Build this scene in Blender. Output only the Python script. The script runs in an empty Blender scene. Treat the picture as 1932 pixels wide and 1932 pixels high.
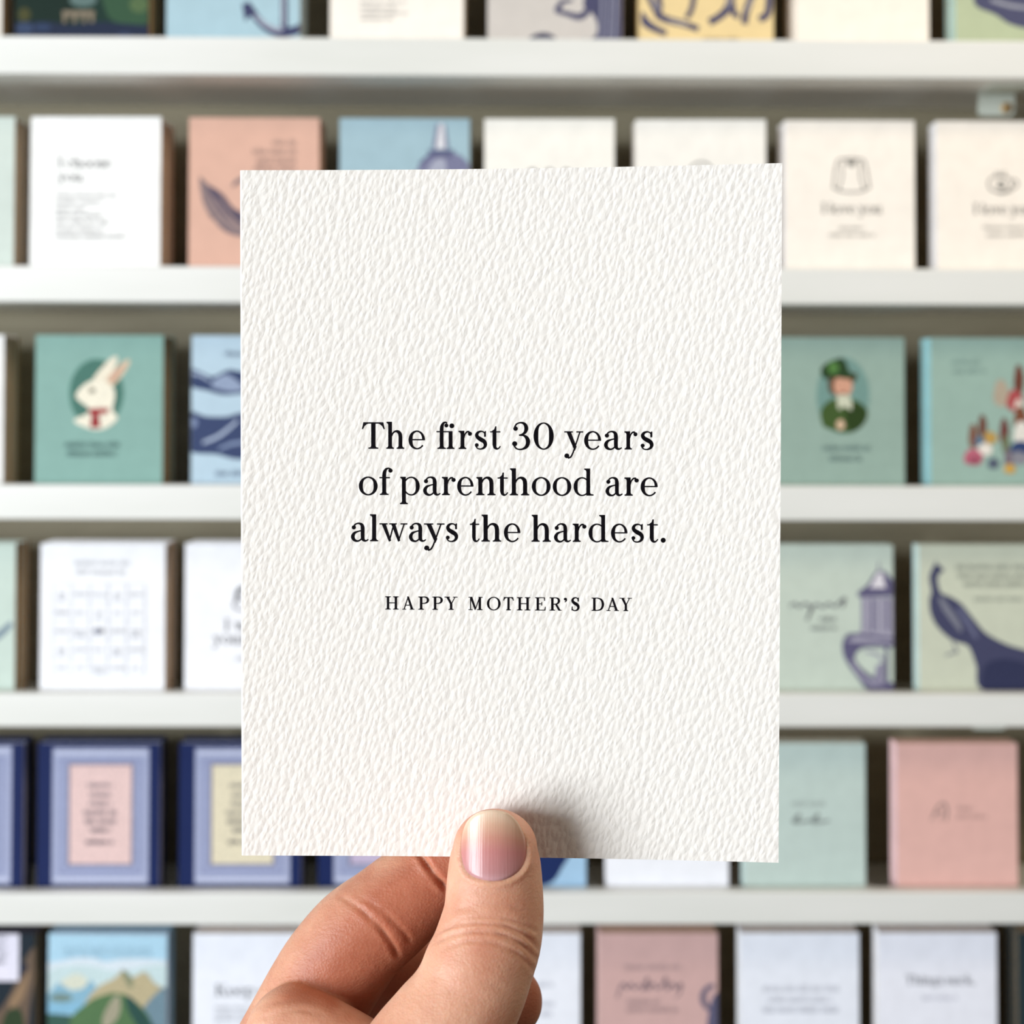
import bpy, math, random
import numpy as np
from mathutils import Vector, Matrix
from mathutils.bvhtree import BVHTree

scene = bpy.context.scene
col = scene.collection
random.seed(7)
rng = np.random.default_rng(7)

# ------------------------------------------------------------------ camera
F_PX = 1938.0                                   # focal length in pixels of the 1932 px frame
PITCH, YAW, ROLL = math.radians(-6.44), math.radians(0.41), math.radians(-0.15)
EYE = np.array([0.0, 0.0, 1.5])

def rot(p, y, r):
    cp, sp, cy, sy, cr, sr = math.cos(p), math.sin(p), math.cos(y), math.sin(y), math.cos(r), math.sin(r)
    Rz = np.array([[cr, -sr, 0], [sr, cr, 0], [0, 0, 1]])
    Rx = np.array([[1, 0, 0], [0, cp, -sp], [0, sp, cp]])
    Ry = np.array([[cy, 0, sy], [0, 1, 0], [-sy, 0, cy]])
    return Ry @ Rx @ Rz
AX = np.array([[1, 0, 0], [0, 0, 1], [0, -1, 0]], float)     # (right, down, forward) -> (X, Y, Z)
CAM = AX @ rot(PITCH, YAW, ROLL)                             # lens axes in the world

cam_d = bpy.data.cameras.new('camera')
cam_d.sensor_width = 36.0
cam_d.sensor_fit = 'HORIZONTAL'
cam_d.lens = 36.0 * F_PX / 1932.0
cam_d.clip_start = 0.01
cam_d.dof.use_dof = True
cam_d.dof.focus_distance = 0.2065
cam_d.dof.aperture_fstop = cam_d.lens / 2.45                 # 2.45 mm pupil of a phone camera
cam = bpy.data.objects.new('camera', cam_d)
col.objects.link(cam)
M = Matrix.Identity(4)
for i in range(3):
    M[i][0] = CAM[i, 0]; M[i][1] = -CAM[i, 1]; M[i][2] = -CAM[i, 2]; M[i][3] = EYE[i]
cam.matrix_world = M
scene.camera = cam

# ------------------------------------------------------------------ light
scene.view_settings.view_transform = 'Standard'
scene.view_settings.look = 'None'
scene.view_settings.gamma = 1.0
scene.view_settings.exposure = 0.0
scene.view_settings.use_curve_mapping = False

world = bpy.data.worlds.new('shop_ambient')
scene.world = world
world.use_nodes = True
bg = world.node_tree.nodes['Background']
bg.inputs[0].default_value = (1.0, 0.97, 0.93, 1)
bg.inputs[1].default_value = 0.14

def area(name, loc, target, sx, sy, power, colour):
    d = bpy.data.lights.new(name, 'AREA')
    d.shape = 'RECTANGLE'; d.size = sx; d.size_y = sy
    d.energy = power; d.color = colour
    o = bpy.data.objects.new(name, d); col.objects.link(o)
    o.location = loc
    o.rotation_euler = (Vector(target) - Vector(loc)).to_track_quat('-Z', 'Y').to_euler()
    return o
area('shop_window_daylight', (-3.5, -2.3, 1.8), (0.0, 0.6, 1.35), 2.2, 2.4, 300, (0.905, 0.955, 1.0))
area('ceiling_lamp_warm', (0.85, 0.1, 2.55), (0.35, 0.87, 1.7), 0.4, 0.4, 7.0, (1.0, 0.82, 0.6))

# ------------------------------------------------------------------ helpers
def lin(h, sat=1.0):
    h = h.lstrip('#')
    out = []
    if sat != 1.0:
        c3 = [int(h[k:k+2], 16) for k in (0, 2, 4)]; g = 0.3*c3[0] + 0.59*c3[1] + 0.11*c3[2]
        h = ''.join('%02x' % int(max(0, min(255, g + (c - g)*sat))) for c in c3)
    for k in (0, 2, 4):
        c = int(h[k:k+2], 16) / 255
        out.append(c / 12.92 if c <= 0.04045 else ((c + 0.055) / 1.055) ** 2.4)
    return (*out, 1.0)

def nodes(mat):
    mat.use_nodes = True
    nt = mat.node_tree
    return nt, nt.nodes['Principled BSDF'], nt.nodes.new, nt.links.new

_paper = {}
def paper(hx, rough=0.75, mottle=0.05, scale=90.0, sat=0.9):
    key = (hx, rough, mottle, scale, sat)
    if key in _paper:
        return _paper[key]
    m = bpy.data.materials.new('paper_' + hx.lstrip('#'))
    nt, b, N, L = nodes(m)
    tc = N('ShaderNodeTexCoord'); nz = N('ShaderNodeTexNoise')
    nz.inputs['Scale'].default_value = scale; nz.inputs['Detail'].default_value = 4
    L(tc.outputs['Object'], nz.inputs['Vector'])
    mp = N('ShaderNodeMapRange')
    mp.inputs['From Min'].default_value = 0.3; mp.inputs['From Max'].default_value = 0.7
    mp.inputs['To Min'].default_value = 1 - mottle; mp.inputs['To Max'].default_value = 1 + mottle * 0.5
    L(nz.outputs['Fac'], mp.inputs['Value'])
    mx = N('ShaderNodeMix'); mx.data_type = 'RGBA'; mx.blend_type = 'MULTIPLY'
    mx.inputs[0].default_value = 1.0
    mx.inputs[6].default_value = lin(hx, sat)
    L(mp.outputs['Result'], mx.inputs[7])
    L(mx.outputs[2], b.inputs['Base Color'])
    b.inputs['Roughness'].default_value = rough
    b.inputs['Specular IOR Level'].default_value = 0.25
    _paper[key] = m
    return m

def obj(name, me, parent=None):
    o = bpy.data.objects.new(name, me)
    col.objects.link(o)
    if parent is not None:
        o.parent = parent
    return o

def tag(o, label=None, cat=None, group=None, kind=None):
    for k, v in (('label', label), ('category', cat), ('group', group), ('kind', kind)):
        if v:
            o[k] = v
    return o

class MB:
    """collects faces with material slots"""
    def __init__(s):
        s.v = []; s.f = []; s.mi = []; s.mats = []
    def slot(s, m):
        if m not in s.mats:
            s.mats.append(m)
        return s.mats.index(m)
    def face(s, pts, m):
        n = len(s.v)
        s.v.extend(pts); s.f.append(tuple(range(n, n + len(pts)))); s.mi.append(s.slot(m))
    def box(s, a, b, m):
        (x0, y0, z0), (x1, y1, z1) = a, b
        n = len(s.v)
        s.v.extend([(x0,y0,z0),(x1,y0,z0),(x1,y1,z0),(x0,y1,z0),(x0,y0,z1),(x1,y0,z1),(x1,y1,z1),(x0,y1,z1)])
        for q in ((0,3,2,1),(4,5,6,7),(0,1,5,4),(1,2,6,5),(2,3,7,6),(3,0,4,7)):
            s.f.append(tuple(n + i for i in q)); s.mi.append(s.slot(m))
    def mesh(s, name):
        me = bpy.data.meshes.new(name)
        me.from_pydata([tuple(map(float, p)) for p in s.v], [], s.f)
        for m in s.mats:
            me.materials.append(m)
        me.polygons.foreach_set('material_index', s.mi)
        me.validate()
        me.update()
        return me

def bevel_box(name, a, b, m, parent=None, w=0.0015):
    mb = MB(); mb.box(a, b, m)
    o = obj(name, mb.mesh(name), parent)
    bv = o.modifiers.new('bevel', 'BEVEL'); bv.width = w; bv.segments = 3
    return o

# ------------------------------------------------------------------ materials of the place
def shelf_paint():
    m = bpy.data.materials.new('pale_shelf_paint')
    nt, b, N, L = nodes(m)
    tc = N('ShaderNodeTexCoord'); mpn = N('ShaderNodeMapping'); mpn.inputs['Scale'].default_value = (2.2, 9, 14)
    nz = N('ShaderNodeTexNoise'); nz.inputs['Scale'].default_value = 2.0; nz.inputs['Detail'].default_value = 3
    L(tc.outputs['Object'], mpn.inputs['Vector']); L(mpn.outputs['Vector'], nz.inputs['Vector'])
    rp = N('ShaderNodeValToRGB')
    rp.color_ramp.elements[0].position = 0.3; rp.color_ramp.elements[0].color = lin('#e1e2dc')
    rp.color_ramp.elements[1].position = 0.75; rp.color_ramp.elements[1].color = lin('#ecece8')
    L(nz.outputs['Fac'], rp.inputs['Fac']); L(rp.outputs['Color'], b.inputs['Base Color'])
    b.inputs['Roughness'].default_value = 0.42
    return m
PAINT = shelf_paint()

def wall_wood():
    m = bpy.data.materials.new('brown_board_wall')
    nt, b, N, L = nodes(m)
    tc = N('ShaderNodeTexCoord'); mpn = N('ShaderNodeMapping'); mpn.inputs['Scale'].default_value = (1.5, 1, 14)
    nz = N('ShaderNodeTexNoise'); nz.inputs['Scale'].default_value = 3.0; nz.inputs['Detail'].default_value = 6
    L(tc.outputs['Object'], mpn.inputs['Vector']); L(mpn.outputs['Vector'], nz.inputs['Vector'])
    rp = N('ShaderNodeValToRGB')
    rp.color_ramp.elements[0].position = 0.3; rp.color_ramp.elements[0].color = lin('#8f8770')
    rp.color_ramp.elements[1].position = 0.7; rp.color_ramp.elements[1].color = lin('#a49c84')
    L(nz.outputs['Fac'], rp.inputs['Fac']); L(rp.outputs['Color'], b.inputs['Base Color'])
    b.inputs['Roughness'].default_value = 0.7
    return m
WALL = wall_wood()
METAL = paper('#c2c9bd', 0.45, 0.04, 60)
SCREW = bpy.data.materials.new('brass_screw')
nt, b, N, L = nodes(SCREW); b.inputs['Base Color'].default_value = lin('#c9a878'); b.inputs['Metallic'].default_value = 0.8; b.inputs['Roughness'].default_value = 0.35
ENV = paper('#dcdcea', 0.8, 0.05, 120)
KRAFT = paper('#b0864f', 0.85, 0.12, 120)
FLOOR = paper('#6f6152', 0.5, 0.15, 3)

# ------------------------------------------------------------------ structure
WALL_Y = 0.944
LIP_Y, LIP_T, LIP_H, BOARD_T = 0.855, 0.012, 0.0292, 0.0145
def lip_z(i):
    return 1.5 + 0.2541 - 0.1788 * i
mb = MB(); mb.box((-4.5, WALL_Y, 0.0), (4.5, WALL_Y + 0.1, 3.2), WALL)
w = obj('wall_back', mb.mesh('wall_back')); tag(w, 'warm brown board wall behind the card ledges', 'wall', kind='structure')
mb = MB(); mb.box((-4.5, -6.0, -0.05), (4.5, WALL_Y, 0.0), FLOOR)
w = obj('floor', mb.mesh('floor')); tag(w, 'plain shop floor', 'floor', kind='structure')

row_name = ['with the anchor card and the yellow card', 'with the peach wing card and the blue bottle card',
            'with the rabbit card and the top hat card', 'with the grid card and the peacock card',
            'with the navy framed cards', 'with the mountain landscape card']
for i in range(-1, 6):
    z = lip_z(i)
    r = bpy.data.objects.new('picture_ledge', None); col.objects.link(r)
    r.location = (0, WALL_Y, z)
    lab = 'pale painted picture ledge ' + (row_name[i] if i >= 0 else 'at the top of the wall, bearing no cards')
    tag(r, lab, 'shelf', 'picture ledges on the wall')
    bevel_box('shelf_board', (-1.5, LIP_Y + LIP_T - WALL_Y, 0), (1.5, -0.0005, BOARD_T), PAINT, r, 0.0006)
    bevel_box('front_lip', (-1.5, LIP_Y - WALL_Y, 0), (1.5, LIP_Y + LIP_T - WALL_Y, LIP_H), PAINT, r, 0.0016)
    if i in (0, 3):                          # hanging plate fixed behind the lip
        bx, drop = (0.4127, 0.0190) if i == 0 else (0.423, 0.0062)
        yb = 0.893 - WALL_Y if i == 0 else LIP_Y + LIP_T - WALL_Y
        n = 18
        def plate_outline(hw, z1, r):
            P = [(-hw, 0.0), (-hw, -z1 + r)] + [(-hw + r - r*math.cos(t), -z1 + r - r*math.sin(t)) for t in np.linspace(0.2, 1.5, 6)]
            return P + [(-x, z) for x, z in P[::-1]]
        P = plate_outline(0.0150, drop, min(0.004, drop*0.8))
        mb = MB()
        mb.face([(x, yb, z) for x, z in P], METAL); mb.face([(x, yb + 0.0018, z) for x, z in P[::-1]], METAL)
        for k in range(len(P)):
            p, q = P[k], P[(k+1) % len(P)]
            mb.face([(q[0], yb, q[1]), (p[0], yb, p[1]), (p[0], yb + 0.0018, p[1]), (q[0], yb + 0.0018, q[1])], METAL)
        if i == 0:                           # short foot under the board
            mb.box((-0.0150, yb - 0.024, -0.0016), (0.0150, yb, -0.0001), METAL)
        o = obj('hanging_plate', mb.mesh('hanging_plate'), r); o.location = (bx, 0, 0)
        if i == 0:
            mb = MB(); cx, cz, R0 = 0.0083, -0.0125, 0.0047
            rings_ = [(R0, yb - 0.0001), (R0*0.95, yb - 0.0012), (R0*0.6, yb - 0.0020)]
            for (ra, ya), (rb, yb2) in zip(rings_[:-1], rings_[1:]):
                for k in range(n):
                    t0, t1 = 2*math.pi*k/n, 2*math.pi*(k+1)/n
                    mb.face([(cx+ra*math.cos(t0), ya, cz+ra*math.sin(t0)), (cx+ra*math.cos(t1), ya, cz+ra*math.sin(t1)), (cx+rb*math.cos(t1), yb2, cz+rb*math.sin(t1)), (cx+rb*math.cos(t0), yb2, cz+rb*math.sin(t0))], SCREW)
            mb.face([(cx+R0*.6*math.cos(2*math.pi*k/n), yb - 0.0020, cz+R0*.6*math.sin(2*math.pi*k/n)) for k in range(n)], SCREW)
            obj('screw', mb.mesh('screw'), o)

# ------------------------------------------------------------------ lettering: a high-contrast serif drawn as outlines
# units: x-height 100, capitals 149
def cr(pts, n=7):
    pts = [np.array(p, float) for p in pts]
    P = [2*pts[0]-pts[1]] + pts + [2*pts[-1]-pts[-2]]
    out = []
    for i in range(1, len(P)-2):
        for k in range(n):
            t = k / n
            a, b_, c, d = P[i-1], P[i], P[i+1], P[i+2]
            out.append(0.5*((2*b_)+(-a+c)*t+(2*a-5*b_+4*c-d)*t*t+(-a+3*b_-3*c+d)*t**3))
    out.append(pts[-1])
    return np.array(out)

def brush(pts, n=7):
    s = cr(pts, n)
    xy = s[:, :2]; wd = np.maximum(s[:, 2], 0.5) / 2
    t = np.gradient(xy, axis=0); t /= np.linalg.norm(t, axis=1)[:, None] + 1e-9
    nn = np.stack([-t[:, 1], t[:, 0]], 1) * wd[:, None]
    a, b_ = xy + nn, xy - nn
    return [[tuple(a[i]), tuple(b_[i]), tuple(b_[i+1]), tuple(a[i+1])] for i in range(len(xy)-1)]

def rect(x0, x1, y0, y1):
    return [[(x0, y0), (x1, y0), (x1, y1), (x0, y1)]]
def disc(x, y, r, ry=None, n=22):
    ry = ry or r
    return [[(x + r*math.cos(2*math.pi*k/n), y + ry*math.sin(2*math.pi*k/n)) for k in range(n)]]
def arc(cx, cy, rx, ry, a0, a1, tf, n=40):
    o = []
    for k in range(n):
        q = []
        for j in (k, k+1):
            th = math.radians(a0 + (a1-a0)*j/n); t = tf(th)
            q.append(((cx+rx*math.cos(th), cy+ry*math.sin(th)), (cx+(rx-t)*math.cos(th), cy+(ry-min(t, 6.5+0.25*t))*math.sin(th))))
        o.append([q[0][0], q[0][1], q[1][1], q[1][0]])
    return o
def foot(xc, hw=21, y=0, s=9.5, up=1):
    P = [(xc-hw, 0), (xc+hw, 0), (xc+hw, 4.5), (xc+s+4, 7), (xc+s, 16), (xc-s, 16), (xc-s-4, 7), (xc-hw, 4.5)]
    return [[(px, y+up*py) for px, py in P]]
def flag(xc, y, s=9.5, l=12):
    return [[(xc-s-l, y), (xc+s, y), (xc+s, y-16), (xc-s, y-16), (xc-s-4, y-8), (xc-s-l, y-5)]]
def line(x0, y0, x1, y1, w):
    return [[(x0-w/2, y0), (x0+w/2, y0), (x1+w/2, y1), (x1-w/2, y1)]]
both = lambda a, b_: (lambda th: a + b_*abs(math.cos(th))**1.6)
left = lambda a, b_: (lambda th: a + b_*max(0, -math.cos(th))**1.6)
right = lambda a, b_: (lambda th: a + b_*max(0, math.cos(th))**1.6)
G = {}
arch = [(28, 70, 4), (37, 89, 6), (52, 99, 9), (67, 96, 15), (77, 84, 18.5), (80, 66, 19)]
G['h'] = (102, rect(10.5, 29.5, 0, 152) + flag(20, 152, l=10) + foot(20) + brush(arch) + rect(70.5, 89.5, 0, 68) + foot(80))
G['n'] = (102, rect(10.5, 29.5, 0, 102) + flag(20, 102, l=10) + foot(20) + brush(arch) + rect(70.5, 89.5, 0, 68) + foot(80))
G['i'] = (44, rect(12.5, 31.5, 0, 102) + flag(22, 102) + foot(22) + disc(22, 135, 12))
G['l'] = (45, rect(13, 32, 0, 152) + flag(22.5, 152) + foot(22.5))
G['r'] = (76, rect(12.5, 31.5, 0, 102) + flag(22, 102) + foot(22) + brush([(30, 62, 4), (37, 84, 5), (49, 97, 7), (61, 97, 9)]) + disc(65, 86, 10.5))
G['e'] = (93, arc(47, 50, 46, 53, 0, 322, lambda th: 6 + 14*max(0, -math.cos(th))**1.3 + 8*max(0, math.cos(th))**2*(1 if math.sin(th) > 0 else 0)) + rect(14, 92, 49, 54))
G['c'] = (90, arc(47, 50, 46, 53, 40, 322, left(5, 15)) + disc(76, 78, 11))
G['o'] = (104, arc(52, 50, 52, 53, 0, 360, both(5.5, 14.5)))
G['a'] = (98, brush([(14, 80, 7), (24, 95, 6), (42, 101, 7), (60, 94, 14), (66, 76, 19), (66, 40, 19), (67, 16, 18), (74, 4, 12), (86, 2, 7), (98, 9, 4)])
     + disc(16, 78, 10.5) + brush([(60, 60, 5), (40, 55, 6), (20, 46, 12), (10, 26, 18), (18, 7, 14), (36, 0, 8), (52, 6, 6), (62, 17, 5)]))
G['s'] = (74, brush([(62, 74, 4), (58, 92, 5), (42, 100, 6), (24, 95, 11), (15, 80, 16), (22, 65, 19), (40, 53, 22), (58, 41, 20), (64, 23, 16), (56, 7, 11), (38, -0.5, 6), (20, 3, 5), (10, 16, 5)])
     + [[(58, 70), (66, 70), (66, 101), (62, 101), (58, 92)]] + disc(15, 22, 9.5))
G['t'] = (58, rect(14.5, 33.5, 22, 100) + [[(14.5, 99), (33.5, 99), (33.5, 128), (29, 128), (24, 112), (10, 101)]] + rect(0, 56, 95, 100)
     + brush([(24, 24, 19), (27, 9, 15), (37, 1, 9), (48, 4, 5), (57, 15, 4)]))
fhook = [(27, 108, 19), (29, 128, 17), (37, 145, 11), (50, 151, 6.5), (62, 147, 7)]
G['f'] = (72, rect(17.5, 36.5, 0, 112) + foot(27, 23) + brush(fhook) + disc(62, 138, 10.5) + rect(2, 58, 95, 100))
G['fi'] = (105, rect(20.5, 39.5, 0, 112) + foot(30, 23) + brush([(30, 108, 19), (32, 128, 17), (40, 146, 10), (52, 151, 6), (60, 147, 6)]) + disc(57, 133, 10)
     + rect(2, 90, 95, 100) + rect(71.5, 90.5, 0, 100) + foot(81) + disc(88, 131, 12.5))
G['y'] = (105, [[(12, 100), (34, 100), (67, 14), (58, -8)]] + brush([(88, 99, 5), (57, 6, 5), (45, -27, 6), (34, -45, 7), (20, -50, 8)]) + disc(13, -38, 12.5)
     + rect(0, 46, 96, 101) + rect(68, 105, 96, 101))
G['v'] = (100, [[(12, 100), (34, 100), (62, 6), (52, -2)]] + brush([(84, 99, 5), (54, 3, 5)]) + rect(0, 46, 96, 101) + rect(66, 100, 96, 101))
G['p'] = (110, rect(10.5, 29.5, -52, 102) + flag(20, 102, l=10) + foot(20, 21, -52) + arc(63, 50, 46, 53, 0, 360, right(5.5, 14.5)))
G['d'] = (112, arc(47, 50, 46, 53, 0, 360, left(5.5, 14.5)) + rect(73.5, 92.5, 0, 152) + flag(83, 152) + [[(83, 0), (112, 0), (112, 4.5), (97, 7), (92.5, 16), (83, 16)]])
G['b'] = (110, rect(10.5, 29.5, 0, 152) + flag(20, 152, l=10) + arc(63, 50, 46, 53, 0, 360, right(5.5, 14.5)))
G['u'] = (108, rect(12.5, 31.5, 30, 100) + flag(22, 101) + brush([(22, 32, 19), (26, 12, 17), (40, 1, 10), (58, 5, 6), (74, 22, 5)]) + rect(73.5, 92.5, 0, 100) + flag(83, 101) + [[(83, 0), (108, 0), (108, 4), (92.5, 12), (83, 12)]])
G['g'] = (98, arc(44, 64, 36, 38, 0, 360, both(5.5, 12)) + brush([(72, 92, 5), (84, 100, 7), (92, 98, 8)]) + brush([(30, 30, 5), (20, 18, 9), (40, 10, 16), (72, 6, 15), (86, -14, 12), (66, -38, 7), (30, -40, 7), (8, -26, 10), (20, -4, 6), (34, 6, 5)]))
G['k'] = (108, rect(12.5, 31.5, 0, 152) + flag(22, 152) + foot(22) + line(82, 99, 30, 42, 6) + [[(44, 62), (60, 62), (100, 0), (76, 0)]] + foot(88, 20) + rect(62, 102, 96, 101))
G['w'] = (157, [[(12, 100), (33, 100), (64, 4), (54, -2)]] + brush([(80, 96, 5), (56, 3, 5)]) + [[(66, 100), (87, 100), (116, 4), (106, -2)]] + brush([(140, 99, 5), (108, 3, 5)])
     + rect(0, 44, 96, 101) + rect(56, 96, 96, 101) + rect(120, 157, 96, 101))
G['T'] = (128, rect(53, 75, 0, 149) + foot(64, 27, s=11) + rect(8, 120, 143, 149)
     + [[(8, 149), (4, 128), (0, 112), (5, 112), (12, 128), (26, 140), (40, 144), (40, 149)], [(120, 149), (124, 128), (128, 112), (123, 112), (116, 128), (102, 140), (88, 144), (88, 149)]])
G['3'] = (100, brush([(14, 126, 6), (26, 143, 6), (48, 150, 7), (70, 143, 14), (80, 120, 20), (74, 97, 15), (58, 84, 8), (40, 79, 5)])
     + brush([(40, 79, 5), (66, 77, 9), (84, 62, 18), (90, 40, 21), (82, 15, 17), (62, 1, 9), (38, -2, 6), (20, 6, 6), (9, 24, 6)]) + disc(19, 116, 11.5) + disc(14, 30, 13))
G['0'] = (112, arc(56, 74, 56, 77, 0, 360, both(5, 19)))
G['.'] = (26, disc(13, 10, 13))
G[','] = (30, disc(14, 10, 13) + brush([(24, 8, 9), (22, -12, 6), (8, -26, 4)]))
def stem(xc, y1=149, hw=30, s=11):
    return rect(xc-s, xc+s, 0, y1) + foot(xc, hw, 0, s) + foot(xc, hw, y1, s, -1)
G['H'] = (155, stem(32) + stem(123) + rect(32, 123, 73, 79))
G['I'] = (64, stem(32))
G['A'] = (137, line(18, 0, 67, 149, 6.5) + [[(56, 149), (72, 149), (124, 0), (100, 0)]] + rect(34, 96, 47, 53) + rect(0, 40, 0, 5) + rect(88, 137, 0, 5))
bowlP = [(32, 145, 6), (70, 146, 7), (98, 136, 15), (108, 111, 22), (98, 85, 15), (70, 73, 7), (34, 72, 6)]
G['P'] = (122, stem(32) + brush(bowlP))
G['R'] = (137, stem(32) + brush(bowlP) + [[(62, 76), (84, 72), (124, 4), (137, 4), (137, 0), (104, 0)]])
G['Y'] = (147, [[(20, 149), (46, 149), (86, 66), (66, 66)]] + line(122, 149, 78, 66, 6) + rect(65, 87, 0, 70) + foot(76, 28, s=11) + rect(0, 60, 144, 149) + rect(100, 147, 144, 149))
G['M'] = (165, line(26, 0, 26, 149, 6) + rect(4, 48, 0, 5) + rect(4, 46, 144, 149) + [[(20, 149), (44, 149), (88, 18), (78, 0)]] + line(134, 149, 81, 4, 6) + rect(124, 146, 0, 149) + foot(135, 30, s=11) + rect(124, 165, 144, 149))
G['O'] = (155, arc(77, 74, 77, 77, 0, 360, both(5.5, 17)))
G['E'] = (122, stem(32) + rect(32, 110, 144, 149) + rect(32, 116, 0, 5) + rect(32, 80, 73, 78) + [[(104, 149), (112, 149), (114, 112), (110, 112)], [(110, 0), (118, 0), (122, 40), (118, 40)], [(76, 56), (80, 56), (80, 96), (76, 96)]])
G['D'] = (143, stem(30) + brush([(30, 146, 6), (70, 145, 7), (112, 126, 16), (130, 75, 23), (112, 22, 16), (70, 4, 7), (30, 3, 6)]))
G['S'] = (106, [[(x*1.4, y*1.49) for x, y in q] for q in G['s'][1][:-2]] + [[(84, 106), (92, 106), (92, 149), (87, 149), (84, 138)], [(12, 4), (17, 4), (20, 14), (20, 46), (15, 46)]])
G['’'] = (34, disc(15, 132, 14) + brush([(25, 130, 9), (24, 112, 7), (10, 98, 4)]))
G['K'] = (150, stem(32) + line(122, 146, 40, 66, 6) + [[(62, 90), (84, 96), (142, 0), (112, 0)]] + foot(122, 27, s=9) + rect(98, 146, 144, 149))
G['B'] = (125, stem(32) + brush(bowlP) + brush([(34, 74, 6), (76, 74, 7), (108, 60, 15), (116, 38, 22), (104, 12, 14), (70, 3, 7), (30, 3, 6)]))

def embolden(ps, ex, ey):
    return [[(x+dx*ex, y+dy*ey) for x, y in q] for dx, dy in ((0, 0), (-1, 0), (1, 0), (0, -1), (0, 1), (.7, .7), (-.7, .7), (.7, -.7), (-.7, -.7)) for q in ps]

def text_polys(s, gap=10, space=45):
    out, x = [], 0.0
    for ch in s:
        if ch == ' ':
            x += space; continue
        if ch not in G:
            x += 60; continue
        wd, ps = G[ch]
        out += [[(px + x, py) for px, py in q] for q in ps]
        x += wd + gap
    return out, x - gap

# ------------------------------------------------------------------ the held greeting card
W_MM = 109.3
def card_depth(u):
    return 209.4 - 4.3 * np.clip(u, 0, 1.1) ** 2.1
def card_xy(u, v):                          # v runs downwards 0..1
    xl = -55.32 + 0.32 * v; xr = 53.97 - 0.74 * v
    return xl + (xr - xl) * u, -69.68 + 139.72 * v
def lens_to_world(p):
    p = np.asarray(p, float)
    return EYE + (p @ CAM.T) / 1000.0
def card_point(u, v, back):
    x, y = card_xy(u, v)
    return np.stack([x, y, card_depth(u) + back], -1)
def px_to_card(px, py):
    d = 208.0
    for _ in range(6):
        x, y = (px-966)*d/F_PX, (py-966)*d/F_PX
        v = (y+69.68)/139.72
        xl = -55.32+0.32*v; xr = 53.97-0.74*v
        u = (x-xl)/(xr-xl); d = float(card_depth(u))
    return u, v

CARD_O = lens_to_world(card_point(0.5, 1.0, 0.0))
CARD_M = Matrix.Identity(4)
for i in range(3):
    CARD_M[i][0] = CAM[i, 0]; CARD_M[i][1] = -CAM[i, 1]; CARD_M[i][2] = -CAM[i, 2]; CARD_M[i][3] = CARD_O[i]
CARD_I = np.array(CARD_M.inverted())
def to_card_local(lens_pts):
    wpt = lens_to_world(lens_pts)
    return wpt @ CARD_I[:3, :3].T + CARD_I[:3, 3]

def felt_paper():
    m = bpy.data.materials.new('felt_embossed_paper')
    nt, b, N, L = nodes(m)
    tc = N('ShaderNodeTexCoord')
    rt = N('ShaderNodeMapping'); rt.inputs['Rotation'].default_value = (0, 0, math.radians(19))
    L(tc.outputs['Object'], rt.inputs['Vector'])
    wob = N('ShaderNodeTexNoise'); wob.inputs['Scale'].default_value = 260; wob.inputs['Detail'].default_value = 2
    L(tc.outputs['Object'], wob.inputs['Vector'])
    sub = N('ShaderNodeVectorMath'); sub.operation = 'SUBTRACT'; sub.inputs[1].default_value = (0.5, 0.5, 0.5)
    L(wob.outputs['Color'], sub.inputs[0])
    sc = N('ShaderNodeVectorMath'); sc.operation = 'SCALE'; sc.inputs['Scale'].default_value = 0.0011
    L(sub.outputs['Vector'], sc.inputs[0])
    ad = N('ShaderNodeVectorMath'); ad.operation = 'ADD'
    L(rt.outputs['Vector'], ad.inputs[0]); L(sc.outputs['Vector'], ad.inputs[1])
    st = N('ShaderNodeMapping'); st.inputs['Scale'].default_value = (920, 450, 450)
    L(ad.outputs['Vector'], st.inputs['Vector'])
    vo = N('ShaderNodeTexVoronoi'); vo.voronoi_dimensions = '2D'; vo.feature = 'SMOOTH_F1'
    vo.inputs['Scale'].default_value = 1.0; vo.inputs['Smoothness'].default_value = 0.35; vo.inputs['Randomness'].default_value = 0.9
    L(st.outputs['Vector'], vo.inputs['Vector'])
    fine = N('ShaderNodeTexNoise'); fine.inputs['Scale'].default_value = 2.2; fine.inputs['Detail'].default_value = 3
    L(st.outputs['Vector'], fine.inputs['Vector'])
    ml = N('ShaderNodeMath'); ml.operation = 'MULTIPLY_ADD'; ml.inputs[1].default_value = 0.5
    L(fine.outputs['Fac'], ml.inputs[0]); L(vo.outputs['Distance'], ml.inputs[2])
    bp = N('ShaderNodeBump'); bp.invert = True
    bp.inputs['Strength'].default_value = 0.6; bp.inputs['Distance'].default_value = 0.00027
    L(ml.outputs['Value'], bp.inputs['Height']); L(bp.outputs['Normal'], b.inputs['Normal'])
    b.inputs['Base Color'].default_value = lin('#f4efe8')
    b.inputs['Roughness'].default_value = 0.8
    b.inputs['Specular IOR Level'].default_value = 0.2
    return m
FELT = felt_paper()
INK = bpy.data.materials.new('letterpress_ink')
nt, b, N, L = nodes(INK); b.inputs['Base Color'].default_value = lin('#19131c'); b.inputs['Roughness'].default_value = 0.6
b.inputs['Specular IOR Level'].default_value = 0.2

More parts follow.
